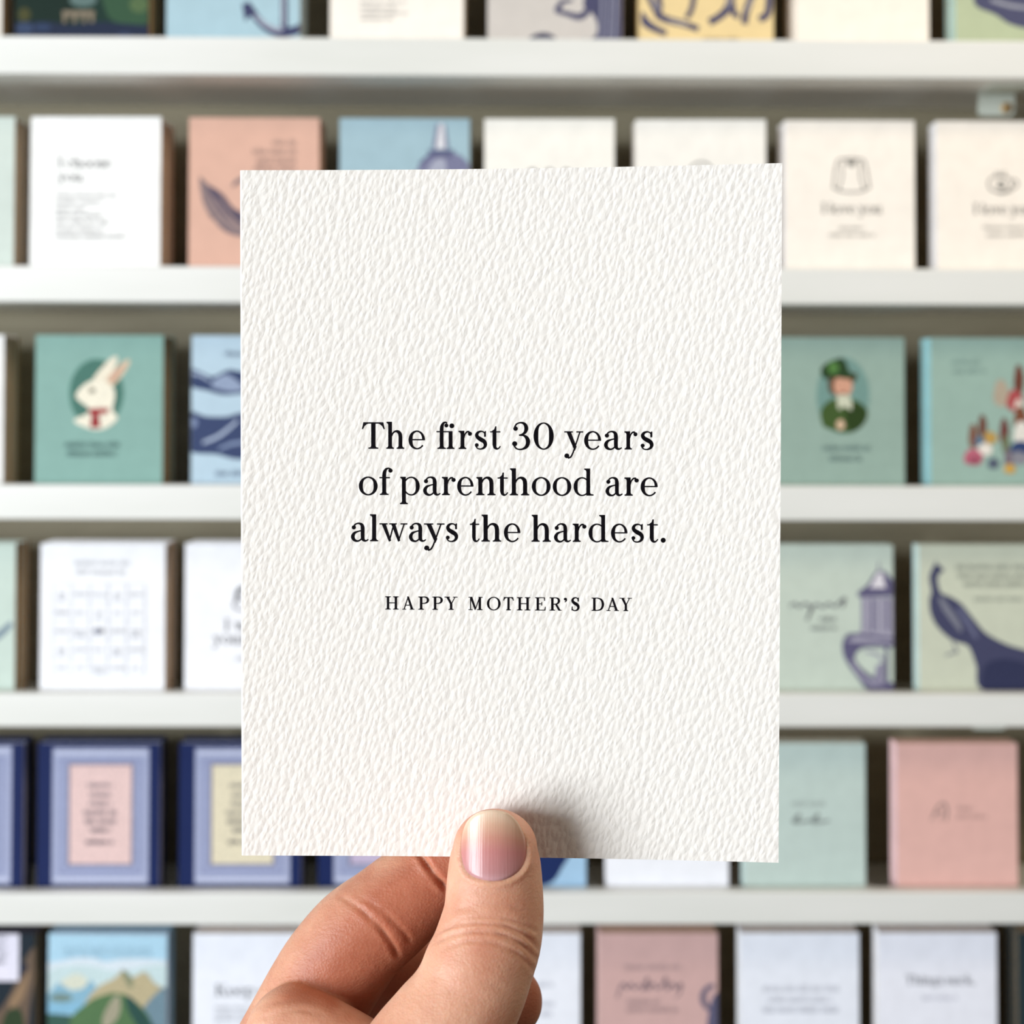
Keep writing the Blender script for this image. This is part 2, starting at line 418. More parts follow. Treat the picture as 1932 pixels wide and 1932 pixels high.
prof = []                                   # sheet mid-line of the folded card: x in mm, depth behind the front face in mm
T = 0.42
nU = 70
gap_back = lambda x: T/2 + 2*0.30 + 0.9 * (x / W_MM) ** 2
for x in np.linspace(W_MM - 0.5, 0.5, nU):
    prof.append((x, gap_back(x)))
for a in np.linspace(90, 270, 13)[1:-1]:
    prof.append((0.30 + 0.30*math.cos(math.radians(a)) * 1.0, T/2 + 0.30 + 0.30*math.sin(math.radians(a))))
for x in np.linspace(0.5, W_MM, nU):
    prof.append((x, T/2))
prof = np.array(prof)
tg = np.gradient(prof, axis=0); tg /= np.linalg.norm(tg, axis=1)[:, None]
nr = np.stack([-tg[:, 1], tg[:, 0]], 1)
A_, B_ = prof + nr*T/2, prof - nr*T/2
loop = np.concatenate([A_, B_[::-1]])       # closed cross-section
nV = 60
vs = np.linspace(0, 1, nV)
grid = np.array([[card_point(p[0]/W_MM, v, p[1]) for p in loop] for v in vs])
K = len(loop)
verts = to_card_local(grid.reshape(-1, 3))
faces = [(j*K+i, j*K+(i+1) % K, (j+1)*K+(i+1) % K, (j+1)*K+i) for j in range(nV-1) for i in range(K)]
h = K // 2
for j, flip in ((0, 0), (nV-1, 1)):
    for i in range(h-1):
        q = (j*K+i, j*K+i+1, j*K+K-2-i, j*K+K-1-i)
        faces.append(q[::-1] if flip else q)
me = bpy.data.meshes.new('greeting_card')
me.from_pydata(verts.tolist(), [], faces); me.materials.append(FELT); me.validate(); me.update()
card = obj('greeting_card', me); card.matrix_world = CARD_M
tag(card, 'white felt-textured folded card with black serif wording, held between thumb and finger', 'greeting card')

LINES = [  # baseline y, unit in photo px per glyph unit, [(glyph, left px, right px)] in a 3.019x enlargement whose origin is (640, 760)
 (262, 1.0, [('T',130,258),('h',270,370),('e',395,487),('fi',553,658),('r',680,755),('s',768,842),('t',860,918),('3',985,1085),('0',1108,1220),('y',1283,1388),('e',1395,1490),('a',1508,1608),('r',1625,1697),('s',1712,1790)]),
 (525, 1.0, [('o',113,217),('f',228,302),('p',348,458),('a',478,575),('r',585,662),('e',672,763),('n',782,890),('t',903,960),('h',973,1082),('o',1098,1202),('o',1217,1320),('d',1335,1447),('a',1517,1612),('r',1625,1705),('e',1717,1812)]),
 (789, 1.0, [('a',67,165),('l',175,222),('w',230,387),('a',397,492),('y',484,598),('s',603,677),('t',745,798),('h',812,922),('e',938,1030),('h',1097,1205),('a',1223,1318),('r',1330,1407),('d',1420,1532),('e',1548,1640),('s',1660,1735),('t',1755,1815),('.',1832,1858)]),
 (1177, 0.49, [('H',262,338),('A',360,427),('P',450,512),('P',530,590),('Y',600,672),('M',735,815),('O',842,918),('T',935,993),('H',1012,1088),('E',1115,1175),('R',1198,1265),('’',1280,1298),('S',1318,1370),('D',1438,1508),('A',1523,1592),('Y',1597,1665)]),
]
for li, (by, un, gl) in enumerate(LINES):
    vv, ff = [], []
    for g, l, r in gl:
        wd, ps = G[g]
        ps = embolden(ps, 2.6, 2.6) if li == 3 else embolden(ps, 1.3, 1.3)
        sx = (r - l) / wd
        for q in ps:
            n = len(vv)
            for (x, y) in q:
                X = l + x*sx
                Yb = by + (0.0065*(X-400) if li == 3 else 0.003*(X-600)) - y*un
                u, v = px_to_card(640 + X/3.019, 760 + Yb/3.019)
                vv.append(card_point(u, v, -0.035))
            ff.append(tuple(range(n, len(vv))))
    me = bpy.data.meshes.new('printed_line')
    me.from_pydata(to_card_local(np.array(vv)).tolist(), [], ff); me.materials.append(INK); me.update()
    obj('printed_line', me, card)

# ------------------------------------------------------------------ background cards
CW, CH = 0.108, 0.140
LEAN = math.radians(7.4)
FRONT_Y = LIP_Y + LIP_T + 0.0012
PITCH_MM = 0.0050
def ray_x(px, py, Y):
    d = CAM @ np.array([(px-966)/F_PX, (py-966)/F_PX, 1.0])
    return EYE[0] + d[0] * Y / d[1], EYE[2] + d[2]*Y/d[1]

def stock_mesh(name, cover, inside, insert, spine, th=0.0046):
    """folded card with its envelope tucked inside; front face at y=0, bottom at z=0, centred on x"""
    mb = MB(); h = CW/2; lf = 0.0006
    mb.box((-h, 0, 0), (h, lf, CH), cover)
    mb.box((-h, th-lf, 0), (h, th, CH), inside)
    mb.box((-h, lf, 0), (-h+0.0007, th-lf, CH), spine)
    if insert is not None:
        mb.box((-h+0.0012, lf+0.0002, 0.0003), (h-0.0004, th-lf-0.0002, CH-0.0012), insert)
    return mb.mesh(name)

def mixhex(a, b_, t):
    a, b_ = a.lstrip('#'), b_.lstrip('#')
    return '#' + ''.join('%02x' % round(int(a[k:k+2], 16)*(1-t) + int(b_[k:k+2], 16)*t) for k in (0, 2, 4))

class Art:
    """prints on one background card, given where they show in the photograph and laid on the card's own face"""
    def __init__(s, L, R, T_, B, cover):
        s.cover = cover
        s.L, s.R, s.T, s.B = L, R, T_, B
        s.mb = {'printed_picture': MB(), 'printed_text': MB()}
        s.k = 0
    def m(s, p):
        x = (p[0]-s.L)/(s.R-s.L)*CW - CW/2
        z = CH - (p[1]-s.T)/(s.B-s.T)*(CH-0.0138)
        return x, z
    def put(s, polys, hx, part='printed_picture', raw=False):
        s.k += 1
        y = -0.00008 - 0.00003*s.k
        hx = mixhex(hx, s.cover, 0.56 if part == 'printed_text' else 0.0)
        mat = paper(hx, 0.7, 0.22, 420, 0.75)
        for q in polys:
            P = q if raw else [s.m(p) for p in q]
            P = clip(clip(clip(clip(P, 0, -CW/2+.0002, 1), 0, CW/2-.0002, -1), 1, 0.0005, 1), 1, CH-.0002, -1)
            if len(P) >= 3:
                s.mb[part].face([(a, y, c) for a, c in P], mat)
        return s
    def poly(s, hx, pts, smooth=False):
        if smooth:
            pp = list(pts) + [pts[0]]
            P = [np.array(p, float) for p in pts]; n = len(P); out = []
            for i in range(n):
                a, b_, c, d = P[i-1], P[i], P[(i+1) % n], P[(i+2) % n]
                for k in range(6):
                    t = k/6
                    out.append(tuple(0.5*((2*b_)+(-a+c)*t+(2*a-5*b_+4*c-d)*t*t+(-a+3*b_-3*c+d)*t**3)))
            pts = out
        return s.put([list(pts)], hx)
    def oval(s, hx, cx, cy, rx, ry):
        return s.put(disc(cx, cy, rx, ry, 30), hx)
    def stroke(s, hx, pts):
        return s.put(brush(pts), hx)
    def box(s, hx, x0, y0, x1, y1):
        return s.put([[(x0, y0), (x1, y0), (x1, y1), (x0, y1)]], hx)
    def words(s, hx, txt, x, y, xh, align='c'):
        ps, wd = text_polys(txt); ps = embolden(ps, 3.5, 3.5)
        k = xh/100
        x0 = x - wd*k*{'l': 0, 'c': .5, 'r': 1}[align]
        return s.put([[(x0+px*k, y-py*k) for px, py in q] for q in ps], hx, 'printed_text')
    def blur_line(s, hx, x0, x1, y, hgt):
        """a line of print too small to read: a run of fine marks"""
        x = x0; ps = []
        rr = random.Random(int(x0*7+y*13))
        nxt = x0 + rr.uniform(18, 46)
        while x < x1 - 1:
            hh = hgt*rr.choice((1, 1, 1, 1.3))
            ps.append([(x, y), (x+1.1, y), (x+1.1, y-hh), (x, y-hh)])
            if rr.random() < 0.6:
                ps.append([(x, y), (x+2.2, y), (x+2.2, y-hgt*0.25), (x, y-hgt*0.25)])
            x += 2.5
            if x > nxt:
                x += 3.5; nxt = x + rr.uniform(16, 44)
        return s.put(ps, hx, 'printed_text')

def clip(P, ax, lim, sgn):
    out = []
    for i in range(len(P)):
        a, b_ = P[i-1], P[i]
        ia, ib = sgn*(a[ax]-lim) >= 0, sgn*(b_[ax]-lim) >= 0
        if ia != ib:
            t = (lim-a[ax])/(b_[ax]-a[ax]); out.append((a[0]+t*(b_[0]-a[0]), a[1]+t*(b_[1]-a[1])))
        if ib:
            out.append(b_)
    return out

ROW_TOP = [-195, 221, 632, 1028, 1408, 1764]       # where the card tops show
ROW_BOT = [72, 506, 914, 1310, 1687, 2040]         # where the ledge hides them
_stock = {}
def stack(row, L, R, cover, label, short, art=None, n=5, inside=None, insert=KRAFT, at='top', turn=0.0, T_=None, B_=None, spine=None, behind=None):
    """L, R: the front card's edges in the photograph, read at its top or at the ledge"""
    cov = paper(cover, 0.75, 0.05, 70); ins = paper(inside or '#cdaa7c', 0.75, 0.05, 70)
    key = (cover, inside, insert, spine)
    if key not in _stock:
        _stock[key] = stock_mesh('card_stock', cov, ins, insert, paper(spine or cover, 0.75, 0.05, 70))  # given spine colours paint the window's cool light onto the left folds
    me = _stock[key]
    me2 = me
    if behind:
        if ('behind', behind) not in _stock:
            bm_ = paper(behind, 0.75, 0.05, 70)
            _stock[('behind', behind)] = stock_mesh('card_stock', bm_, bm_, bm_, bm_)
        me2 = _stock[('behind', behind)]
    Yr = FRONT_Y + (CH*math.sin(LEAN) if at == 'top' else 0.002)
    yy = ROW_TOP[row] if at == 'top' else ROW_BOT[row]
    xa, xb = ray_x(L, yy, Yr)[0], ray_x(R, yy, Yr)[0]
    xc = (xa+xb)/2
    z0 = lip_z(row) + BOARD_T + 0.0006
    step = PITCH_MM / math.cos(LEAN)
    root = None
    for k in range(n+1):
        jx = 0 if k == 0 else random.uniform(-0.0012, 0.0012)
        o = obj('greeting_card' if k == 0 else 'spare_card', me if k == 0 else me2)
        o.location = (xc + jx, FRONT_Y + k*step, z0)
        o.rotation_euler = (-LEAN, 0, math.radians(turn if k == 0 else 0))
        if k == 0:
            root = o
            tag(o, label, 'greeting card', 'front cards on the ledges')
        else:
            tag(o, 'spare card with kraft envelope stacked behind the ' + short, 'greeting card', 'spare cards behind the ' + short)
    if turn:
        root.location.y += -0.0006
    if art:
        a = Art(L, R, T_ if T_ is not None else ROW_TOP[row], B_ if B_ is not None else ROW_BOT[row], cover)
        art(a)
        for nm, mb in a.mb.items():
            if mb.f:
                obj(nm, mb.mesh(nm), root)
    return root

NAVY, INKB, GREY = '#2b3568', '#3d4270', '#5f5f66'

# ---- row 1 (only the lower part in the photograph)
stack(0, -250, 2, '#efe9df', 'cream card with a brown envelope, beside the dark bridge painting', 'cream card beside the bridge card', at='bot')
def art(a):
    a.box('#12362c', 26, -195, 284, 72)
    a.poly('#0c2a20', [(26, -60), (110, -40), (140, 20), (110, 52), (26, 40)], True)
    a.poly('#2f5a3a', [(190, -70), (284, -60), (284, 30), (240, 40), (200, 20)], True)
    a.oval('#52703f', 262, 6, 18, 14); a.oval('#4a4a1e', 45, 24, 12, 12); a.oval('#5b7a76', 156, -2, 26, 12)
    a.box('#8a7a62', 117, 17, 178, 26)
    for x in (118, 137, 155, 170):
        a.box('#8a7a62', x, 24, x+7, 38)
    a.poly('#1d2b4a', [(26, 38), (90, 36), (130, 42), (190, 36), (284, 42), (284, 74), (26, 74)])
    a.oval('#32466e', 46, 48, 16, 10); a.oval('#2c3d66', 235, 60, 14, 6); a.oval('#2a3f68', 80, 46, 16, 7)
    a.box('#5a3c26', 280, -190, 284, 72)
stack(0, 27, 281, '#16352e', 'dark painted card of a stone bridge in green trees above blue water', 'dark painted bridge card', art, at='bot')
def art(a):
    a.stroke(INKB, [(534, -120, 12), (535, -40, 13), (536, 10, 13), (536, 62, 14)])
    a.stroke('#b9bccb', [(533, -100, 4), (534, -20, 4), (534, 40, 4)])
    a.stroke(INKB, [(474, 16, 12), (492, 36, 13), (515, 50, 15), (536, 52, 17), (560, 48, 15), (590, 30, 12)])
    a.stroke('#a9abc0', [(476, 18, 4), (494, 34, 6), (516, 46, 7), (534, 47, 6)])
    a.poly(INKB, [(456, 4), (470, 0), (486, 20), (470, 26), (462, 34)])
stack(0, 313, 566, '#a9c9d6', 'light blue card with a dark ship anchor drawn in ink', 'light blue anchor card', art, at='bot', inside='#a8bcc4')
def art(a):
    for y, x1 in ((2, 765), (12, 752), (21, 770), (31, 742)):
        a.blur_line(GREY, 680, x1, y, 5)
stack(0, 623, 873, '#fbf3e8', 'cream card with small grey lines of print, between anchor card and tree card', 'cream card between the anchor and tree cards', art, at='bot')
def art(a):
    a.poly('#4a4b74', [(1140, -190), (1172, -190), (1172, 72), (1098, 72), (1122, 56), (1126, 36), (1116, 16), (1100, 0), (1118, -60)], True)
    for x in (1132, 1146, 1158):
        a.stroke('#9c9db4', [(x, -60, 3), (x+3, 0, 4), (x, 60, 4)])
    a.stroke('#4c4c76', [(1120, 0, 12), (1096, 22, 12), (1070, 18, 9), (1048, 12, 8)])
    a.stroke('#4c4c76', [(1050, 14, 12), (1060, -2, 8), (1080, -6, 5)])
    a.poly('#30325e', [(994, 74), (1002, 58), (1022, 51), (1040, 54), (1054, 66), (1062, 74)], True)
    for x in range(1064, 1126, 9):
        a.stroke('#70708c', [(x, 74, 3), (x+5, 60+(x % 4)*2, 3)])
stack(0, 923, 1172, '#cfc8c2', 'grey card with an ink drawing of a gnarled tree trunk', 'grey tree card', art, at='bot')
def art(a):
    for p in ([(1208, 18, 16), (1222, 34, 15), (1240, 44, 12), (1258, 51, 10)], [(1218, -30, 12), (1240, 14, 12), (1256, 26, 13), (1290, 34, 11), (1318, 43, 11)],
              [(1238, -40, 11), (1246, 4, 10), (1240, 26, 8)], [(1312, -30, 10), (1306, 6, 10), (1296, 24, 9)],
              [(1384, -40, 15), (1374, 4, 15), (1356, 22, 13), (1338, 31, 13)], [(1380, -10, 10), (1384, 14, 11), (1394, 22, 9)],
              [(1424, -30, 13), (1408, 12, 13), (1404, 34, 12)], [(1452, -30, 13), (1448, 14, 13), (1432, 26, 12)]):
        a.stroke('#4b4a72', p)
    for p in ([(1226, -20, 5), (1244, 10, 5)], [(1262, 28, 4), (1298, 36, 4)], [(1380, -20, 5), (1372, 4, 5)], [(1420, -10, 5), (1408, 14, 4)]):
        a.stroke('#b6aca6', p)
    a.blur_line('#7d6f52', 1327, 1392, 64, 6)
stack(0, 1210, 1459, '#ecd196', 'yellow card with ink-drawn animal legs and a small caption', 'yellow card', art, at='bot')
stack(0, 1503, 1754, '#fbf2e4', 'plain cream card, between the yellow card and the sage bird card', 'plain cream card beside the yellow card', None, at='bot')
def art(a):
    a.poly('#4d5077', [(1838, -6), (1862, -60), (1990, -80), (2040, 30), (1960, 40), (1910, 33), (1880, 16)], True)
    a.stroke('#9ca0b0', [(1870, -10, 6), (1910, 0, 7), (1950, 4, 5)])
stack(0, 1803, 2054, '#b7c39f', 'sage green card with the underside of an ink-drawn bird', 'sage bird card', art, at='bot', spine='#b9e2e0', n=3)

# ---- row 2
stack(1, -216, 26, '#cfdbd2', 'pale sage card standing beside the white I choose you card', 'plain pale sage card', inside='#b7a79c')
def art(a):
    a.words('#4d4d52', 'I choose', 111, 317, 13.5, 'l'); a.words('#4d4d52', 'you.', 111, 343, 13.5, 'l')
    for y, x1 in ((372, 224), (385, 196), (398, 166), (410, 194), (423, 206), (437, 198), (450, 240)):
        a.blur_line(GREY, 108, x1, y, 6)
stack(1, 61, 302, '#fbfbf8', 'white card worded I choose you above seven small lines', 'white I choose you card', art, turn=-0.8)
def art(a):
    for y, x0 in ((272, 513), (289, 477), (306, 485), (321, 480), (338, 490)):
        a.blur_line('#6f5a60', x0, 559, y, 8)
    a.poly('#8d7578', [(379, 334), (392, 345), (412, 362), (440, 392), (480, 404), (520, 400), (520, 436), (470, 446), (430, 438), (404, 412), (386, 376)], True)
    a.poly('#63546a', [(394, 350), (420, 364), (446, 394), (490, 406), (520, 404), (520, 420), (470, 424), (430, 408), (408, 380)], True)
    for p in ([(384, 360, 2), (396, 392, 3), (420, 422, 3)], [(400, 372, 3), (420, 404, 4), (452, 434, 4)], [(412, 374, 3), (438, 408, 4), (466, 440, 4)], [(380, 345, 2), (386, 380, 2), (402, 414, 2)]):
        a.stroke('#a98a86', p)
    a.stroke('#8d7578', [(440, 350, 5), (456, 338, 8), (500, 330, 8)])
stack(1, 359, 601, '#e0b09b', 'peach card with a dark ink feathered wing and right-aligned lines', 'peach wing card', art, inside='#b88d68')
def art(a):
    a.poly('#7b7ea5', [(788, 340), (792, 312), (806, 296), (826, 288), (850, 288), (872, 298), (884, 316), (884, 345)], True)
    a.poly('#a8acc6', [(806, 340), (812, 312), (826, 300), (838, 300), (838, 340)], True)
    a.stroke('#55588a', [(790, 312, 4), (810, 294, 5), (830, 288, 5)])
    a.poly('#5f638f', [(806, 284), (856, 284), (852, 294), (846, 299), (816, 299), (810, 294)])
    a.poly('#7f83a6', [(822, 236), (839, 236), (846, 282), (814, 282)])
    a.poly('#e3e3ea', [(828, 236), (836, 236), (838, 282), (822, 282)])
stack(1, 643, 884, '#a0bfcb', 'dusty blue card with an ink-drawn glass bottle', 'dusty blue bottle card', art, T_=226)
def art(a):
    for x in (1004, 1036, 1068):
        a.oval('#55555c', x, 324, 9, 9)
    a.words(GREY, 'I love you', 1038, 397, 13)
stack(1, 914, 1158, '#f6f3ea', 'off-white card with three dark dots just above the held card', 'off-white three dot card', art, turn=-0.9)
def art(a):
    a.put(arc(1322, 322, 24, 22, 0, 360, lambda t: 4), '#8a8a86')
    a.words(GREY, 'I love you', 1322, 397, 13)
stack(1, 1198, 1445, '#f5f1ea', 'off-white card with a thin grey ring just above the held card', 'off-white ring card', art, turn=-0.8)
def art(a):
    c = '#6a6862'
    for p in ([(1571, 350), (1578, 302), (1590, 294), (1620, 294), (1632, 302), (1641, 350)],):
        a.stroke(c, [(x, y, 3) for x, y in p])
    a.stroke(c, [(1571, 348, 3), (1590, 356, 3), (1622, 356, 3), (1641, 348, 3)])
    a.stroke(c, [(1588, 300, 3), (1589, 326, 2.5), (1582, 352, 3)]); a.stroke(c, [(1624, 300, 3), (1623, 326, 2.5), (1630, 352, 3)])
    a.stroke(c, [(1596, 296, 4), (1606, 306, 4), (1616, 296, 4)]); a.oval('#8c8880', 1606, 303, 8, 6)
    a.words('#6a6862', 'I love you', 1606, 397, 13)
    a.blur_line(c, 1582, 1630, 428, 6); a.blur_line(c, 1563, 1652, 441, 6)
stack(1, 1480, 1727, '#f9f1e6', 'cream card with a line-drawn slice of bread worded I love you', 'cream bread slice card', art, spine='#f3f6fa', n=3)
def art(a):
    c = '#6a6862'
    a.put(arc(1886, 340, 24, 17, 0, 360, lambda t: 3), c)
    a.put(arc(1912, 340, 9, 10, -110, 110, lambda t: 3), c)
    a.stroke(c, [(1866, 350, 3), (1888, 358, 3), (1910, 352, 3)]); a.oval('#8f8b84', 1888, 342, 9, 7)
    for x in (1878, 1886, 1894):
        a.stroke(c, [(x, 328, 2.5), (x+1, 316, 2.5)])
    a.words(c, 'I love you', 1892, 397, 13)
    a.blur_line(c, 1852, 1940, 426, 6); a.blur_line(c, 1858, 1934, 440, 6)
stack(1, 1765, 2012, '#f9f0e4', 'cream card with a line-drawn steaming teacup worded I love you', 'cream teacup card', art, spine='#f3f6fa', n=3)

# ---- row 3
stack(2, -232, 7, '#f4f3f0', 'plain white card standing beside the teal rabbit card', 'white card beside the rabbit card')
def art(a):
    a.oval('#5fa08f', 183, 742, 51, 66)
    a.oval('#3f7d6c', 183, 742, 49, 64)
    a.poly('#f2e6cb', [(176, 720), (196, 690), (212, 674), (222, 675), (216, 696), (212, 720)], True)
    a.poly('#e6c7a2', [(198, 722), (220, 694), (240, 678), (244, 684), (232, 706), (210, 730)], True)
    a.poly('#d79a7c', [(206, 716), (222, 696), (236, 686), (226, 704), (212, 722)], True)
    a.poly('#f6ecd2', [(145, 748), (156, 730), (176, 718), (200, 720), (216, 736), (214, 764), (200, 778), (180, 776), (158, 762)], True)
    a.poly('#f6ecd2', [(172, 766), (210, 760), (214, 776), (222, 790), (206, 806), (184, 812), (160, 806), (142, 794), (168, 780)], True)
    a.oval('#7d765c', 175, 737, 6, 5)
    a.poly('#bf1d26', [(168, 772), (206, 770), (204, 781), (172, 783)]); a.poly('#b3141f', [(175, 782), (188, 782), (191, 808), (172, 808)])
    a.blur_line('#41777a', 125, 228, 845, 9); a.blur_line('#41777a', 129, 224, 862, 9)
stack(2, 70, 306, '#86b0a6', 'teal card with a white rabbit in a red bow inside an oval', 'teal rabbit card', art, inside='#9b6b3c')
def art(a):
    a.poly('#2f4478', [(355, 696), (376, 700), (402, 710), (432, 697), (460, 700), (510, 690), (560, 700), (602, 696), (602, 738), (540, 748), (470, 742), (424, 745), (392, 737), (355, 726)], True)
    a.poly('#8fa3c8', [(398, 726), (424, 706), (446, 716), (460, 734), (430, 738)], True)
    a.stroke('#9cb0d2', [(362, 704, 5), (380, 708, 6), (396, 718, 4)])
    a.poly('#33457a', [(355, 780), (390, 786), (430, 786), (460, 779), (540, 786), (602, 778), (602, 858), (520, 866), (450, 867), (410, 858), (355, 848)], True)
    a.stroke('#a9bcdb', [(384, 836, 6), (412, 824, 7), (436, 806, 6), (450, 792, 4)])
    a.stroke('#7f94bf', [(414, 848, 5), (440, 838, 7), (480, 832, 6)]); a.oval('#7a8ebb', 366, 798, 8, 10)
    a.blur_line('#4b5f8c', 424, 470, 671, 8); a.blur_line('#4b5f8c', 408, 480, 899, 9)
stack(2, 362, 602, '#b5cfe0', 'pale blue card with dark blue inked sea waves', 'pale blue waves card', art)
for k, (l, r, c, nm) in enumerate(((650, 888, '#efe6d8', 'cream'), (934, 1174, '#e7d2c6', 'blush'), (1206, 1440, '#c9dccf', 'pale mint'))):
    stack(2, l, r, c, 'plain %s card on the rabbit ledge, hidden behind the held card' % nm, 'plain %s card of the rabbit ledge' % nm, n=4)
def art(a):
    a.oval('#7fa89c', 1590, 743, 51, 74)
    a.oval('#6d9c93', 1590, 743, 49, 72)
    a.poly('#3d5f20', [(1552, 800), (1548, 772), (1566, 752), (1590, 748), (1618, 754), (1636, 772), (1630, 796), (1610, 812), (1586, 814), (1562, 806)], True)
    a.poly('#27440f', [(1600, 756), (1632, 768), (1630, 796), (1606, 812), (1596, 790)], True)
    a.poly('#5b4024', [(1562, 720), (1570, 702), (1612, 700), (1612, 716), (1580, 740), (1566, 738)], True)
    a.oval('#e09b7a', 1590, 725, 18, 21)
    a.oval('#8f3b2a', 1590, 739, 6, 3)
    a.poly('#cfd3b4', [(1580, 744), (1602, 744), (1606, 770), (1592, 764), (1582, 770)], True)
    a.poly('#21451c', [(1548, 696), (1558, 682), (1582, 672), (1594, 676), (1602, 696), (1616, 712), (1570, 708), (1556, 712)], True)
    a.oval('#4c8a34', 1572, 690, 10, 12)
    a.oval('#e2b892', 1585, 799, 8, 10)
    a.blur_line('#567f84', 1551, 1640, 848, 9); a.blur_line('#567f84', 1564, 1624, 868, 9)
stack(2, 1468, 1706, '#93ada1', 'grey-green card with a portrait in a green top hat inside an oval', 'grey-green top hat card', art, inside='#9a7a58', n=2)
def art(a):
    a.blur_line('#5d8684', 1795, 1848, 683, 9); a.blur_line('#5d8684', 1797, 1862, 700, 9)
    for hx, x, y, rx, ry in (('#b8a58c', 1888, 738, 12, 20), ('#7a3b2a', 1922, 712, 8, 22), ('#c7484a', 1914, 752, 13, 16), ('#e7cfc0', 1922, 760, 7, 8),
                             ('#8a4a2c', 1924, 786, 10, 18), ('#e9e3d8', 1926, 815, 12, 18), ('#2d4680', 1926, 842, 18, 10), ('#8a8a98', 1920, 862, 14, 10),
                             ('#7c4a3a', 1852, 800, 7, 16), ('#8a5540', 1834, 820, 7, 18), ('#c99a3c', 1866, 823, 11, 9), ('#54789a', 1847, 830, 8, 8), ('#ece3d6', 1856, 845, 12, 9),
                             ('#d2607a', 1834, 860, 15, 12), ('#b04a64', 1836, 866, 10, 6), ('#56627a', 1872, 872, 9, 8), ('#7c3a34', 1893, 812, 7, 20), ('#6f7a54', 1896, 836, 6, 14), ('#7a6a78', 1900, 862, 6, 14), ('#d9a032', 1903, 882, 9, 7)):
        a.poly(hx, [(x-rx*1.2, y+ry*.3), (x-rx*.6, y-ry*1.15), (x+rx*.5, y-ry*1.2), (x+rx*1.25, y-ry*.1), (x+rx*.7, y+ry*1.2), (x-rx*.7, y+ry*1.1)], True)
stack(2, 1754, 1994, '#96b5a8', 'teal card scattered with small painted spots of red, white, yellow and blue', 'teal painted spots card', art, spine='#8fdce8', n=3)

# ---- row 4
def art(a):
    a.stroke('#7d95a6', [(-30, 1226, 14), (0, 1204, 14), (22, 1182, 10)])
stack(3, -204, 28, '#c6d8cd', 'pale sage card with one slanting blue ink stroke', 'pale sage stroke card', art, n=4, inside='#9b6b3c')
def art(a):
    a.blur_line('#8b8c99', 143, 246, 1070, 9); a.blur_line('#8b8c99', 145, 236, 1088, 9)
    for i in range(6):
        x = 104 + i*33.5
        a.box('#d3d6e2', x-0.8, 1106, x+0.8, 1284); y = 1106 + i*35.5
        a.box('#d3d6e2', 104, y-0.8, 272, y+0.8)
    rr = random.Random(3)
    for i in range(5):
        for j in range(5):
            x = 120.5 + i*33.5; y = 1126 + j*35.5
            wd = rr.choice((6, 9, 12)); a.blur_line('#6d7080', x-wd, x+wd, y+3, 6)
            if (i+j) % 3 == 0:
                a.blur_line('#6d7080', x-wd*.7, x+wd*.7, y+12, 6)
    a.oval('#8a8ea2', 187, 1197, 9, 6)
stack(3, 81, 308, '#f5f6fb', 'white card with a faint printed grid under two small lines', 'white grid card', art)
def art(a):
    a.stroke('#55555f', [(446, 1138, 6), (452, 1118, 9), (466, 1112, 9)]); a.put(arc(458, 1146, 18, 12, 0, 360, lambda t: 4), '#7a7a86')
    a.words('#64646e', 'I w', 425, 1196, 15, 'l'); a.words('#64646e', 'your', 404, 1222, 15, 'l')
    a.blur_line('#9a9aa6', 446, 500, 1254, 7)
stack(3, 352, 582, '#f4f5fb', 'white card with a dark emblem above the words I w and your', 'white card beside the grid card', art)
for k, (l, r, c, nm) in enumerate(((640, 870, '#ece4da', 'cream'), (914, 1146, '#dce3ea', 'pale grey'), (1186, 1418, '#e6cfc4', 'blush'))):
    stack(3, l, r, c, 'plain %s card on the peacock ledge, hidden behind the held card' % nm, 'plain %s card of the peacock ledge' % nm, n=4)
def art(a):
    c, d = '#5f5a86', '#a7a2bb'
    a.poly(c, [(1616, 1122), (1636, 1106), (1652, 1080), (1668, 1078), (1690, 1104), (1690, 1128), (1620, 1130)])
    a.poly('#e4dfe8', [(1640, 1112), (1656, 1082), (1664, 1082), (1670, 1112)])
    a.stroke('#8a879f', [(1656, 1080, 4), (1658, 1062, 3)])
    a.box(d, 1624, 1130, 1690, 1214)
    for x in (1626, 1642, 1654, 1670, 1684):
        a.box(c, x, 1132, x+(5 if x in (1642, 1670) else 2), 1206)
    a.box(d, 1618, 1196, 1690, 1206)
    a.poly(c, [(1588, 1226), (1594, 1206), (1612, 1200), (1690, 1210), (1690, 1226), (1634, 1228), (1616, 1236), (1612, 1252), (1630, 1274), (1660, 1292), (1690, 1298), (1690, 1312), (1640, 1312), (1612, 1280), (1594, 1252)], True)
    a.poly(d, [(1596, 1216), (1612, 1206), (1688, 1214), (1688, 1219), (1612, 1218)])
    a.stroke(d, [(1604, 1252, 5), (1622, 1280, 6), (1650, 1302, 6)])
    a.box(c, 1668, 1226, 1674, 1308); a.stroke('#9d98b4', [(1632, 1236, 4), (1650, 1240, 5), (1666, 1254, 4)])
    a.poly('#8f89a8', [(1652, 1262), (1666, 1256), (1666, 1304), (1646, 1298)])
    a.stroke('#6e6f78', [(1490, 1148, 4), (1498, 1142, 4), (1508, 1149, 4), (1518, 1142, 4), (1528, 1150, 4), (1524, 1170, 3), (1522, 1172, 3), (1538, 1144, 4), (1552, 1150, 4), (1562, 1142, 4), (1574, 1148, 4), (1592, 1132, 5), (1588, 1150, 4)])
    a.blur_line('#6e6f78', 1546, 1576, 1177, 8); a.blur_line('#6e6f78', 1529, 1578, 1194, 8)
stack(3, 1452, 1684, '#c4d1c4', 'pale sage card with a purple ink tower and a line of script', 'pale sage tower card', art, inside='#8f6a44', n=2)
